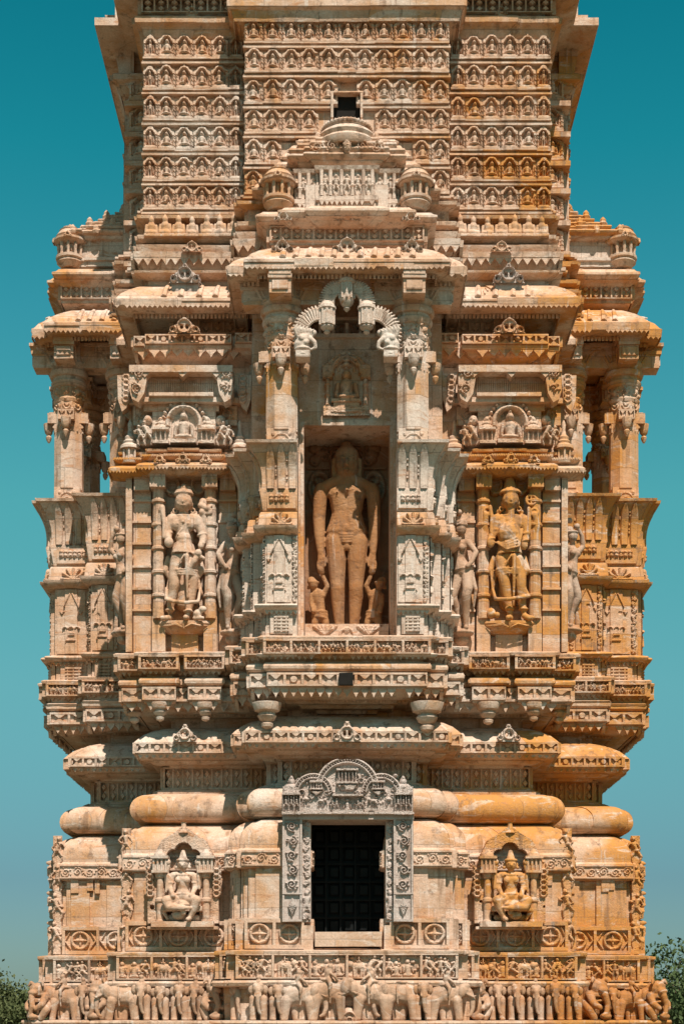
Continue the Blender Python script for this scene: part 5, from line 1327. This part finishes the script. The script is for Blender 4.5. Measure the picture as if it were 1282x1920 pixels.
# --- four-armed gods on brackets
kk = .001615
def god(kind):
    b = B(); q = lambda x, y, d=0: ((x-420)*kk, d, (1592-y)*kk)
    if kind == 0:
        hx, hy = 420, 505
        b.ball(q(hx, hy, -.13), .138, (.98, .92, 1.12)); b.ball(q(hx, hy+45, -.17), .08, (1.1, .8, .75)); 
        b.tor(q(hx, 432, -.10), .13, .026, 1, .95); b.tor(q(hx, 405, -.08), .115, .02, 1.05, .95); b.cap(q(hx, 420, -.08), q(hx, 345, -.03), .10, .045); b.ball(q(hx, 375, -.12), .05); b.ball(q(hx, 350, -.09), .035)
        for s2 in (-1, 1): b.ball(q(hx+s2*45, 372, -.06), .045)
        sho, hip = 640, 985; cx = 415
    else:
        hx, hy = 425, 490
        b.ball(q(hx, hy, -.13), .135, (.98, .92, 1.12)); b.ball(q(hx, hy+42, -.17), .08, (1.1, .8, .8))
        b.tor(q(hx, 418, -.09), .135, .022, 1.1, 1); b.tor(q(hx, 400, -.08), .12, .02, 1.1, 1); b.cap(q(hx, 400, -.06), q(hx, 300, -.0), .115, .075); b.ball(q(hx, 290, 0), .075)
        b.chain([q(hx+2, 572, -.165), q(hx+5, 640, -.165)], [.060, .046], flat=.45)
        b.ball(q(410, 800, -.13), .175, (1.05, .85, 1.05)); sho, hip = 640, 1000; cx = 415
    # face
    for s2 in (-1, 1):
        b.ball(q(hx+s2*32, hy-10, -.224), .022, (1.6, .6, .6))
        b.ball(q(hx+s2*78, hy+20, -.09), .026, (.7, 1, 1.6)); b.tor(q(hx+s2*84, hy+70, -.07), .032, .014, axis='y'); b.ball(q(hx+s2*40, hy+28, -.20), .035)
        b.ball(q(hx+s2*105, hy+90, -.02), .045)
    b.cap(q(hx, hy-8, -.242), q(hx, hy+20, -.252), .008, .015); b.ball(q(hx, hy+46, -.236), .015, (2.0, .7, .55))
    b.cap(q(hx, 580, -.08), q(cx, 625, -.06), .07, .085)
    # torso
    b.cap(q(cx-70, 670, -.06), q(cx+70, 670, -.06), .105, .105); b.ball(q(cx-55, 710, -.10), .11, (1, .8, .9)); b.ball(q(cx+55, 710, -.10), .11, (1, .8, .9))
    b.chain([q(cx, 680, -.06), q(cx, 800, -.07), q(cx+5, 880, -.08)], [.14, .105, .125]); b.ball(q(cx, 840, -.10), .12, (1.05, .9, .9))
    b.tor(q(cx, 632, -.07), .105, .02, 1.15, .9, .0)
    b.cap(q(cx+90, 650, -.15), q(cx-60, 820, -.19), .010, .010); b.ball(q(cx-45, 712, -.205), .010); b.ball(q(cx+50, 712, -.205), .010); b.ball(q(cx+5, 700, -.205), .014)
    for j in range(6): b.tor(q(cx+2, 890+j*17, -.07), .135+.008*j, .0135, 1.08, .85, (.06 if kind else -.04))
    b.ball(q(cx+5, 1000, -.06), .155, (1.12, .8, .75))
    if kind == 1:
        for j in range(4): b.chain([q(290+j*12, 880-j*6, -.14), q(380, 960-j*22, -.24), q(500-j*8, 930-j*26, -.24), q(540-j*6, 760, -.16)], [.014]*4)
    # lower arms
    if kind == 0:
        b.chain([q(300, 655, -.06), q(270, 770, -.07), q(272, 830, -.12), q(285, 885, -.18)], [.082, .066, .058, .045]); b.ball(q(285, 890, -.20), .075, (1, .8, 1.05)); b.ball(q(285, 845, -.2), .035)
        b.chain([q(535, 655, -.06), q(590, 780, -.06), q(605, 850, -.10), q(585, 920, -.17)], [.08, .066, .058, .045]); hand = (575, 955); b.ball(q(560, 985, -.18), .06); b.cap(q(520, 990, -.18), q(610, 1030, -.17), .028, .03)
        b.chain([q(560, 1000, -.17), q(520, 1060, -.18), q(490, 1110, -.17)], [.04, .05, .035])
        # back arms raised
        b.chain([q(330, 650, .0), q(190, 850, .02), q(180, 700, -.04), q(205, 600, -.07)], [.06, .062, .055, .045]); b.ball(q(210, 575, -.08), .055); b.chain([q(215, 550, -.1), q(235, 700, -.12), q(230, 830, -.12)], [.045, .03, .028])
        b.chain([q(540, 640, .0), q(680, 830, .02), q(620, 690, -.03), q(600, 610, -.06)], [.06, .062, .055, .045]); b.ball(q(590, 590, -.08), .05)
        b.ball(q(600, 500, -.05), .075, (.9, .8, 1)); b.chain([q(580, 530, -.08), q(640, 560, -.09), q(680, 530, -.08)], [.05, .04, .02]); b.box(q(585, 610, -.1), (q(690, 580)[0], .05, q(0, 560)[2]))
    else:
        b.chain([q(300, 655, -.06), q(270, 770, -.07), q(240, 840, -.10), q(245, 880, -.14)], [.085, .07, .058, .05]); b.ball(q(235, 880, -.15), .065, (1, .7, 1.3))
        b.chain([q(540, 655, -.06), q(575, 760, -.06), q(570, 830, -.08), q(560, 880, -.12)], [.085, .07, .062, .052]); b.ball(q(555, 900, -.14), .065, (.9, .7, 1.25)); b.cap(q(510, 900, -.1), q(505, 1100, -.06), .016, .016)
        b.chain([q(330, 650, .0), q(185, 850, .02), q(185, 700, -.04), q(195, 610, -.07)], [.06, .064, .056, .048]); b.tor(q(205, 580, -.07), .05, .022, axis='y'); b.chain([q(235, 540, -.08), q(250, 640, -.1), q(240, 780, -.12)], [.03, .028, .026])
        b.chain([q(540, 640, .0), q(660, 860, .02), q(680, 720, -.04), q(660, 610, -.06)], [.06, .064, .056, .048]); b.tor(q(655, 590, -.07), .055, .022, axis='y'); b.tor(q(625, 475, -.07), .075, .022, axis='y'); b.cap(q(580, 475, -.07), q(670, 475, -.07), .014); b.cap(q(625, 425, -.07), q(625, 525, -.07), .014)
        b.chain([q(600, 560, -.1), q(605, 720, -.12), q(600, 800, -.12)], [.03, .028, .02])
    for (ax, ay) in ((275, 790), (590, 800)) if kind == 0 else ((275, 760), (572, 790)): b.tor(q(ax, ay, -.07), .068, .014, 1, 1, .2)
    for (ax, ay) in ((278, 860), (592, 895)) if kind == 0 else ((245, 850), (563, 865)): b.tor(q(ax, ay, -.14), .05, .013, 1, 1, .2)
    # legs
    if kind == 0:
        b.chain([q(360, 1020, -.06), q(330, 1200, -.10), q(330, 1260, -.11), q(300, 1400, -.06), q(285, 1500, -.05)], [.115, .092, .082, .072, .046]); b.cap(q(285, 1560, -.05), q(215, 1572, -.12), .045, .035)
        b.chain([q(480, 1020, -.05), q(500, 1200, -.06), q(500, 1270, -.05), q(480, 1400, -.03), q(455, 1520, -.04)], [.112, .09, .08, .07, .044]); b.cap(q(450, 1560, -.04), q(440, 1572, -.17), .045, .04)
        for p_ in (q(285, 1490, -.05), q(455, 1500, -.04)): b.tor(p_, .06, .018)
        fx = 1
        b.chain([q(250, 1290, -.06), q(250, 1400, -.12), q(330, 1430, -.20), q(450, 1445, -.21), q(560, 1425, -.16), q(570, 1300, -.04)], [.022, .026, .03, .03, .026, .02])
        # squatting beast
        b.ball(q(550, 1530, -.08), .075, (1, 1, 1)); b.ball(q(600, 1490, -.12), .05, (1.3, 1, 1)); b.cap(q(520, 1570, -.1), q(600, 1575, -.14), .03)
    else:
        b.chain([q(350, 1030, -.06), q(365, 1200, -.09), q(375, 1260, -.09), q(400, 1400, -.05), q(425, 1520, -.04)], [.118, .094, .083, .073, .045]); b.cap(q(430, 1560, -.04), q(400, 1572, -.16), .045, .04)
        b.chain([q(480, 1030, -.06), q(520, 1200, -.08), q(525, 1270, -.08), q(535, 1400, -.05), q(555, 1500, -.05)], [.118, .094, .083, .07, .046]); b.chain([q(560, 1540, -.05), q(600, 1568, -.10), q(640, 1570, -.13)], [.045, .045, .03])
        for p_ in (q(420, 1480, -.05), q(552, 1480, -.05)): b.tor(p_, .06, .018)
        b.chain([q(240, 1100, -.05), q(260, 1300, -.08), q(280, 1400, -.14), q(400, 1410, -.20), q(520, 1390, -.18), q(600, 1370, -.12), q(540, 1240, -.06)], [.02, .022, .028, .03, .03, .026, .02])
        b.ball(q(245, 1520, -.05), .085, (.9, 1, 1)); b.ball(q(300, 1540, -.10), .045)
    # skirts, sashes and side folds
    for j in range(3): b.tor(q(cx+3, 1135+j*22-(kind*10), -.06), .20-.008*j, .014, 1.08, .72, .0)
    b.chain([q(455, 1010, -.19), q(455, 1130, -.19), q(455, 1380, -.12)], [.035, .03, .018]); b.chain([q(430, 1000, -.2), q(390, 1060, -.2), q(350, 1150, -.16)], [.014]*3)
    for s2 in (-1, 1):
        b.chain([q(cx+s2*150, 1000, -.02), q(cx+s2*175, 1120, -.03), q(cx+s2*150, 1180, -.02)], [.035, .05, .02]); b.chain([q(cx+s2*130, 1180, 0), q(cx+s2*165, 1330, 0)], [.03, .03])
    # back slab so the figure belongs to the stone
    b.cap(q(410, 700, .06), q(410, 1400, .08), .16, .14)
    return b
for kind, (sg, mat_, lab) in enumerate(((-1, CARVED, 'pale four-armed god statue with round crown and closed eyes in the left wall bay'), (1, CARVEDW, 'pot-bellied bearded four-armed god statue with tall cap and ring in the right wall bay'))):
    g = place(god(kind).mesh('god_body', mat_, .0115, 1), 'god_statue', lab, 'statue', (sg*2.42+.0, -.14, Z(1162, -.3))); g.scale = (.97, 1, 1.0)
    b = B(); zq = lambda y: (1592-y)*kk
    m = M()
    # lotus bracket under the feet
    V = []; n, kq = 24, 7
    for j, (z_, r) in enumerate(((0, 1.0), (-.035, 1.02), (-.08, .94), (-.13, .74), (-.17, .5), (-.175, .3))):
        for i in range(n+1):
            th = pi*i/n; V.append((.45*r*cos(th)*(1.03), -.26*r*sin(th)**.8 if i not in (0, n) else 0, z_+.02*(abs(cos(th))**3)*(1 if j < 3 else 0)))
    V.append((0, 0, 0.0)); c0 = len(V)-1
    Fc = [(j*(n+1)+i, (j+1)*(n+1)+i, (j+1)*(n+1)+i+1, j*(n+1)+i+1) for j in range(5) for i in range(n)]+[(i+1, c0, i) for i in range(n)]
    m.add(np.array(V)+np.array([0, .14, -.0]), [f[::-1] for f in Fc])
    for s2 in (-1, 1): tubep(m, [(s2*.02, -.125, -.10), (s2*.12, -.135, -.055), (s2*.24, -.11, -.075), (s2*.36, -.04, -.06)], [.012, .02, .016, .006], 5)
    tubep(m, [(0, -.13, -.03), (0, -.12, -.12)], [.03, .012], 6)
    m.build('lotus_bracket', mat_, g)

# --- slender dancers on the corners of the bays
def dancer(seed, male=False):
    random.seed(seed); b = B(); q = lambda x, z, d=0: (x, d, z)
    b.ball(q(.03, 1.50, -.10), .088, (.95, .95, 1.15)); b.ball(q(.05, 1.60, -.05), .07); b.tor(q(.03, 1.56, -.09), .085, .018)
    b.cap(q(.02, 1.42, -.08), q(.0, 1.34, -.06), .042, .05); b.cap(q(-.12, 1.28, -.04), q(.12, 1.31, -.04), .06, .06)
    b.chain([q(0, 1.24, -.05), q(-.01, 1.08, -.06), q(.03, .95, -.05)], [.115, .08, .12]); b.ball(q(-.055, 1.21, -.13), .052); b.ball(q(.055, 1.22, -.13), .052)
    b.ball(q(.05, .90, -.04), .14, (1.05, .85, .8)); b.tor(q(.045, .95, -.04), .125, .016, 1, .85, .1); b.tor(q(.045, .91, -.04), .14, .014, 1, .85, .1)
    b.chain([q(.11, .86, -.04), q(.14, .60, -.12), q(.12, .50, -.13), q(.10, .28, -.06), q(.09, .09, -.03)], [.095, .078, .068, .055, .036]); b.cap(q(.09, .04, -.03), q(.12, .03, -.14), .036)
    b.chain([q(-.01, .86, -.03), q(-.09, .58, -.08), q(-.10, .50, -.08), q(-.04, .28, .0), q(-.02, .09, -.02)], [.09, .075, .066, .052, .036]); b.cap(q(-.02, .04, -.02), q(-.08, .03, -.11), .036)
    b.chain([q(.14, 1.30, -.05), q(.25, 1.15, -.06), q(.20, 1.00, -.12), q(.15, .93, -.16)], [.052, .042, .036, .032])
    b.chain([q(-.14, 1.28, -.05), q(-.25, 1.38, -.06), q(-.20, 1.55, -.08), q(-.12, 1.66, -.07)], [.052, .042, .036, .032]); b.ball(q(-.10, 1.69, -.07), .05)
    b.chain([q(.18, .9, -.03), q(.24, .6, -.03), q(.20, .35, 0)], [.02, .03, .014]); b.chain([q(-.12, .9, -.02), q(-.2, .62, -.02), q(-.16, .4, 0)], [.02, .028, .014])
    b.cap(q(0, 1.2, .06), q(.02, .3, .08), .09, .08)
    b.ball(q(0, -.03, -.03), .22, (1, .8, .28)); b.ball(q(0, -.12, 0), .13, (1, .8, .7)); b.ball(q(-.04, 1.80, .04), .05); b.chain([q(-.16, .1, -.02), q(-.14, .3, -.02)], [.05, .03]); b.ball(q(-.14, .35, -.03), .04)
    return b
dm = dancer(1).mesh('dancer_body', CARVEDB, .012, 1); dmr = dancer(1).mesh('dancer_body', CARVEDB, .012, 1, mirror=True)
random.seed(3)
for me, x, y, rz, s_, py, lab in (
    (dm, -3.36, .14, radians(-38), .92, 1185, 'slim dancing figure on the outer edge of the left wall bay, beside the left balcony'),
    (dmr, -1.70, -.12, radians(20), .98, 1185, 'slim dancing figure in the gap between the left wall bay and the central balcony'),
    (dm, 1.70, -.12, radians(-20), 1.0, 1185, 'slim dancing figure in the gap between the central balcony and the right wall bay'),
    (dmr, 3.36, .14, radians(38), .92, 1180, 'slim dancing figure on the outer edge of the right wall bay, beside the right balcony')):
    place(me, 'dancer_statue', lab, 'statue', (x, y, Z(py, y)), rz, 'corner dancers', s_)

# --- seated goddesses on the base
def goddess():
    b = B(); q = lambda x, z, d=0: (x, d, z)
    b.ball(q(0, .70, -.10), .078, (.95, .95, 1.15)); b.tor(q(0, .755, -.09), .072, .018); b.cap(q(0, .77, -.07), q(0, .87, -.04), .06, .03); b.ball(q(-.07, .70, -.04), .035); b.ball(q(.07, .70, -.04), .035)
    for s2 in (-1, 1):
        b.ball(q(s2*.03, .71, -.165), .014, (1.4, .6, .6)); b.ball(q(s2*.088, .66, -.08), .024)
        b.ball(q(s2*.055, .49, -.13), .05); b.cap(q(s2*.13, .56, -.06), q(s2*.04, .56, -.06), .045, .05)
        b.chain([q(s2*.145, .55, -.06), q(s2*.165, .40, -.08), q(s2*.13, .30, -.17)], [.042, .036, .030]); b.ball(q(s2*.12, .28, -.19), .036)
        b.chain([q(s2*.12, .54, -.02), q(s2*.21, .42, -.02), q(s2*.225, .56, -.06), q(s2*.19, .68, -.08)], [.036, .036, .03, .026]); b.ball(q(s2*.20, .73, -.08), .045)
        b.tor(q(s2*.155, .46, -.07), .040, .010)
    b.cap(q(0, .70, -.17), q(0, .68, -.185), .010, .013)
    b.cap(q(0, .62, -.08), q(0, .56, -.07), .036, .05); b.chain([q(0, .50, -.07), q(0, .38, -.08), q(0, .29, -.07)], [.10, .072, .11]); b.tor(q(0, .31, -.07), .11, .014, 1.1, .9); b.tor(q(0, .56, -.08), .07, .014, 1.2, 1)
    b.chain([q(-.05, .25, -.08), q(-.21, .22, -.16), q(-.17, .13, -.20), q(.02, .12, -.24)], [.08, .068, .055, .04]); b.cap(q(.03, .12, -.24), q(.10, .12, -.24), .032, .024)
    b.chain([q(.05, .25, -.08), q(.19, .22, -.20), q(.15, .10, -.19), q(.10, .0, -.17)], [.08, .066, .05, .036]); b.cap(q(.10, -.02, -.17), q(.08, -.03, -.25), .03)
    b.ball(q(0, .17, -.04), .2, (1.15, .85, .4)); b.box((-.26, -.16, .08), (.26, .14, .15)); b.cap(q(-.18, -.0, -.02), q(.18, 0, -.02), .045); b.ball(q(-.05, .03, -.14), .07, (1.3, .9, .9)); b.ball(q(.02, .06, -.2), .04)
    b.chain([q(-.22, .2, -.1), q(-.27, .1, -.08), q(-.20, -.02, -.08)], [.025, .03, .02]); b.cap(q(0, .45, .06), q(0, .2, .08), .11, .12)
    b.ball(q(-.19, .22, -.19), .045); b.cap(q(-.2, .56, -.1), q(-.22, .34, -.1), .018); b.cap(q(.2, .6, -.1), q(.22, .38, -.1), .018)
    return b
gm = goddess().mesh('goddess_body', CARVED, .0095, 1)
gm2 = goddess().mesh('goddess_body', CARVEDW, .0095, 1, mirror=True)
place(gm, 'goddess_statue', 'pale seated goddess in the foil-headed base niche left of the dark doorway', 'statue', (-2.42, YG, Z(1722, YG)), 0, 'seated goddesses on the base', 1.12)
place(gm2, 'goddess_statue', 'orange seated goddess in the foil-headed base niche right of the dark doorway', 'statue', (2.42, YG, Z(1722, YG)), 0, 'seated goddesses on the base', 1.12)

# ============================================================= ANIMAL PROCESSION
def elephant_side(seed=0, rider=True):
    """walks towards +x; length about .55, height about .5"""
    random.seed(seed); b = B()
    b.ball((0, 0, .33), .16, (1.15, .7, .86)); b.ball((-.10, 0, .32), .14, (1, .75, 1)); b.ball((.10, 0, .35), .13, (1, .75, 1))
    b.ball((.215, -.02, .40), .092, (1, .85, 1.1)); b.ball((.235, -.03, .45), .06, (1.1, 1, .8))
    b.chain([(.28, -.03, .38), (.325, -.04, .28), (.33, -.05, .16), (.30, -.06, .08), (.26, -.06, .06)], [.05, .040, .030, .024, .018])
    b.ball((.19, -.09, .38), .075, (.65, .35, 1.05)); b.chain([(.27, -.08, .34), (.33, -.10, .31), (.37, -.10, .33)], [.018, .014, .008])
    for x, y, s_ in ((-.15, -.06, -.03), (-.07, .05, .04), (.07, .05, -.02), (.13, -.06, .03)): b.chain([(x, y, .26), (x+s_*.4, y-.01, .14), (x+s_, y-.01, .03)], [.07, .054, .052]); b.ball((x+s_, y-.01, .025), .056, (1, 1, .5))
    b.chain([(-.25, 0, .38), (-.275, 0, .28), (-.265, 0, .17)], [.018, .014, .016]); b.tor((0, 0, .34), .135, .012, .1, 1) if False else None
    b.chain([(.02, -.115, .20), (.03, -.135, .34), (.03, -.10, .45)], [.012]*3); b.ball((-.02, -.02, .47), .07, (1.4, .9, .35))
    if rider: b.cap((-.01, -.02, .47), (.0, -.03, .56), .045, .05); b.ball((.015, -.04, .62), .036); b.chain([(.03, -.08, .54), (.08, -.10, .50), (.10, -.08, .46)], [.018]*3); b.chain([(0, -.08, .47), (.03, -.13, .42), (.02, -.13, .36)], [.03, .025, .02])
    b.ball((0, .1, .3), .12, (1.6, .5, 1.2))
    return b
def elephant_front(seed=0, rider=True):
    random.seed(seed); b = B()
    b.ball((0, .02, .33), .125, (.95, .9, 1.05)); b.ball((0, -.10, .43), .078, (1.05, .9, 1.0)); b.ball((-.035, -.11, .475), .04); b.ball((.035, -.11, .475), .04)
    b.chain([(0, -.15, .42), (0, -.18, .32), (.0, -.18, .22), (.015, -.17, .13), (.035, -.17, .10)], [.042, .034, .027, .022, .018])
    for s_ in (-1, 1):
        b.ball((s_*.09, -.08, .42), .062, (.75, .4, 1.05)); b.chain([(s_*.032, -.16, .38), (s_*.045, -.20, .33)], [.014, .009])
        b.chain([(s_*.068, -.06, .30), (s_*.07, -.08, .14), (s_*.07, -.08, .03)], [.055, .046, .046]); b.ball((s_*.07, -.09, .022), .05, (1, 1, .45)); b.cap((s_*.075, .05, .3), (s_*.075, .05, .03), .05, .045)
    if rider: b.cap((0, -.01, .46), (0, -.02, .53), .038, .042); b.ball((0, -.03, .585), .032)
    else: b.ball((0, -.0, .50), .05, (1, 1, .8))
    b.ball((0, .1, .3), .1, (1.2, .6, 1.4))
    return b
def vyala():
    """rearing horned lion with a coiled figure, on the corners"""
    b = B()
    b.ball((0, -.10, .46), .125, (1.1, .95, .95)); b.ball((0, -.20, .42), .075, (1.2, .8, .7)); b.ball((.07, -.16, .50), .035); b.ball((-.07, -.16, .50), .035)
    for s_ in (-1, 1): b.chain([(s_*.08, -.1, .54), (s_*.13, -.12, .58), (s_*.16, -.14, .53)], [.03, .026, .018]); b.chain([(s_*.12, -.06, .36), (s_*.16, -.16, .24), (s_*.10, -.22, .18)], [.06, .05, .04]); b.chain([(s_*.10, 0, .22), (s_*.17, -.10, .16), (s_*.12, -.14, .04)], [.085, .065, .05])
    b.chain([(0, 0, .42), (0, .0, .26), (0, 0, .15)], [.13, .14, .12]); b.chain([(0, -.22, .36), (.04, -.24, .22), (.0, -.25, .10), (-.06, -.24, .07)], [.05, .042, .034, .025])
    for j in range(3): b.tor((0, -.06, .38-.05*j), .13, .02, 1, .9, .15*(-1)**j)
    b.ball((0, .1, .3), .13, (1.2, .5, 1.6)); b.ball((.02, -.22, .06), .07, (1.4, 1, .7))
    return b
ES = [elephant_side(1).mesh('elephant', CARVEDB, .0105), elephant_side(2, False).mesh('elephant', CARVEDB, .0105)]
ESm = [elephant_side(1).mesh('elephant', CARVEDB, .0105, mirror=True), elephant_side(2, False).mesh('elephant', CARVEDB, .0105, mirror=True)]
EF = [elephant_front(3).mesh('elephant', CARVEDB, .0095), elephant_front(4, False).mesh('elephant', CARVEDB, .0095)]
VY = vyala().mesh('horned_lion', CARVEDB, .0105)
random.seed(21)
ordn = ['first', 'second', 'third', 'fourth', 'fifth', 'sixth', 'seventh', 'eighth', 'ninth', 'tenth']
def yat(px):
    x = X(px, 0); ax = abs(x)
    return -.78-.12 if ax < 1.55 else (-.5-.12 if ax < 1.72 else (-.12 if ax < 3.42 else 1.5-.12))
eles = []   # px, kind, scale, section
spec = [(78, 'v', 1.0, 0), (118, 'sl', 1.0, 0), (155, 'f', 1.0, 0), (192, 'v', 1.05, 1), (226, 'sl', 1.0, 1), (264, 'f', 1.02, 1), (299, 'f', 1.02, 1), (336, 'f', 1.02, 1), (366, 'f', .98, 1), (404, 'v', 1.02, 1),
        (448, 'f', 1, 2), (484, 'f', 1, 2), (520, 'f', 1, 2), (560, 'sr', 1.05, 2), (617, 'sr', 1.15, 2), (694, 'sl', 1.15, 2), (750, 'sl', 1.1, 2), (792, 'f', 1.02, 2), (838, 'sr', 1.02, 2),
        (893, 'v', .98, 3), (932, 'f', 1, 3), (968, 'f', 1.02, 3), (1005, 'f', 1.02, 3), (1042, 'f', 1.02, 3), (1076, 'f', 1.0, 3), (1112, 'v', 1.08, 3), (1148, 'f', .98, 4), (1186, 'sr', 1.0, 4), (1225, 'v', 1.02, 4)]
secn = ['the far left corner block', 'the bay under the left goddess', 'the middle block below the door', 'the bay under the right goddess', 'the far right corner block']
cnt = {}
look = {'v': ('horned_lion', 'horned lion', 'crouching carved horned lion', VY, VY), 'f': ('elephant', 'elephant', 'carved elephant facing out', None, None), 'sl': ('elephant', 'elephant', 'carved elephant walking left', None, None), 'sr': ('elephant', 'elephant', 'carved elephant walking right', None, None)}
tot = {}
for px, kd, s_, se in spec: tot[(kd, se)] = tot.get((kd, se), 0)+1
for px, kd, s_, se in spec:
    y = yat(px); cnt[(kd, se)] = cnt.get((kd, se), 0)+1; i = cnt[(kd, se)]
    nm, ct, lk = look[kd][:3]
    me = VY if kd == 'v' else random.choice(EF if kd == 'f' else (ESm if kd == 'sl' else ES))
    lab = f'{lk}, {ordn[i-1]} from the left, in {secn[se]}' if tot[(kd, se)] > 1 else f'{lk}, the only one in {secn[se]}'
    o = link(me, nm, None, (X(px, y-.25), y-.13, Z(1915, y-.25))); q = s_*R_(1.02, 1.08); o.scale = (q*R_(.98, 1.06), q, q*R_(.96, 1.04)); o.rotation_euler.z = R_(-.12, .12)+(radians(-40) if px < 90 or (kd == 'v' and se == 1 and px < 200) else radians(40) if px > 1210 or px in (1112,) else 0)
    tag(o, lab, 'carved '+ct, 'animal procession round the base')
# trefoil hollows between the elephants, and the medallion in the middle
m = M()
for px in list(range(282, 390, 36))+list(range(466, 540, 36))+list(range(950, 1062, 37)):
    y = yat(px)+.12-.11; F = FRONT.at(X(px, y), Z(1912, y), -y); prism(m, F, [(-.03, .42), (0, .48), (.03, .42), (.05, .36), (-.05, .36)], 0, .06); obox(m, F, -.13, .13, .44, .47, 0, .09)
m.build('elephant_arcade', WARM, tower)
hf = HF(.28, .22, .009); hf.ell(.14, 0, .13, .20, .16); hf.ring(.14, .02, .09, .018, .20, 1.3); hf.ring(.14, .02, .04, .015, .22); m = M(); hf.emit(m, FRONT, X(655, -1)-.14, Z(1916, -1), 1.0); m.build('medallion', STONE, tower)
b = B(); b.ball((0, -.03, .46), .06); b.ball((0, 0, .30), .09, (1, .8, 1.3)); b.chain([(-.06, -.02, .38), (-.16, -.06, .36)], [.03, .025]); b.chain([(.06, -.02, .38), (.16, -.06, .36)], [.03, .025]); b.box((-.1, 0, .15), (.1, .1, .3)); b.ball((0, -.02, .55), .05, (1.8, 1, .6))
place(b.mesh('rider', STONE, .010), 'carved_figure', 'small carved figure holding the trunks of the two middle elephants', 'statue', (X(654, -1), -.92, Z(1916, -1)))

# ============================================================= GROUND AND TREES
m = M(); n = 60; V = []; s_ = 1500
g = np.linspace(-1, 1, n); g = np.sign(g)*abs(g)**3*s_
GX_, GY_ = np.meshgrid(g, g); GZ_ = .25*np.sin(GX_*.05)*np.cos(GY_*.04)*np.clip((np.hypot(GX_, GY_-YC)-14)/40, 0, 1)
idx = np.arange(n*n).reshape(n, n); q = np.stack([idx[:-1, :-1], idx[:-1, 1:], idx[1:, 1:], idx[1:, :-1]], -1).reshape(-1, 4)
m.addarr(np.stack([GX_.ravel(), GY_.ravel(), GZ_.ravel()], 1), q); gr = m.build('ground', EARTH); gr['kind'] = 'structure'
def tree(loc, h, rad, lab, seed, mat):
    rg = np.random.default_rng(seed); e = empty('tree', lab, 'tree', 'trees behind the tower', loc=loc)
    m = M(); base = [(0, 0, -.1), (.1, .05, h*.2), (-.1, .1, h*.42), (.1, 0, h*.62)]
    tubep(m, base, [h*.035, h*.028, h*.02, h*.012], 8); tips = []
    for k in range(16):
        a = rg.uniform(0, 6.28); st = h*rg.uniform(.3, .6); r = rad*rg.uniform(.5, .95); el = rg.uniform(.1, 1.1)
        p0 = (0, .05, st); p1 = (r*.5*cos(a)*cos(el), r*.5*sin(a)*cos(el), st+r*.35*sin(el)+h*.08); p2 = (r*cos(a)*cos(el), r*sin(a)*cos(el), st+r*sin(el)+h*.05)
        tubep(m, [p0, p1, p2], [h*.012, h*.008, h*.003], 5); tips += [p1, p2, tuple((np.array(p1)+p2)/2)]
        for j in range(3):
            p3 = tuple(np.array(p2)+rg.normal(0, rad*.22, 3)+np.array([0, 0, rad*.1])); tubep(m, [p1 if j else p2, p3], [h*.004, h*.0015], 4); tips.append(p3)
    m.build('trunk', BARK, e)
    m = M(); C_ = []
    for t in tips:
        nn = rg.integers(40, 230); c = np.array(t)+rg.normal(0, rad*.05, 3); sp = rad*rg.uniform(.10, .19)
        C_.append(c+rg.normal(0, 1, (nn, 3))*sp*np.array([1, 1, .75]))
    C_ = np.concatenate(C_); nn = len(C_)
    d = rg.normal(0, 1, (nn, 3)); d[:, 2] -= .5; d /= np.linalg.norm(d, axis=1)[:, None]; u = np.cross(d, rg.normal(0, 1, (nn, 3))); u /= np.linalg.norm(u, axis=1)[:, None]
    L = rg.uniform(.07, .15, (nn, 1)); w_ = L*.30
    Vv = np.stack([C_, C_+d*L*.5+u*w_, C_+d*L, C_+d*L*.5-u*w_], 1).reshape(-1, 3); m.addarr(Vv, np.arange(nn*4).reshape(-1, 4))
    m.build('crown', mat, e)
tree((X(1290, 13), 13, 0), 2.5, 1.4, 'leafy green tree with drooping sprays at the lower right behind the tower', 5, LEAF)
tree((X(20, 26), 26, 0), 1.75, 1.4, 'low tree at the lower left edge behind the tower', 8, LEAF2)
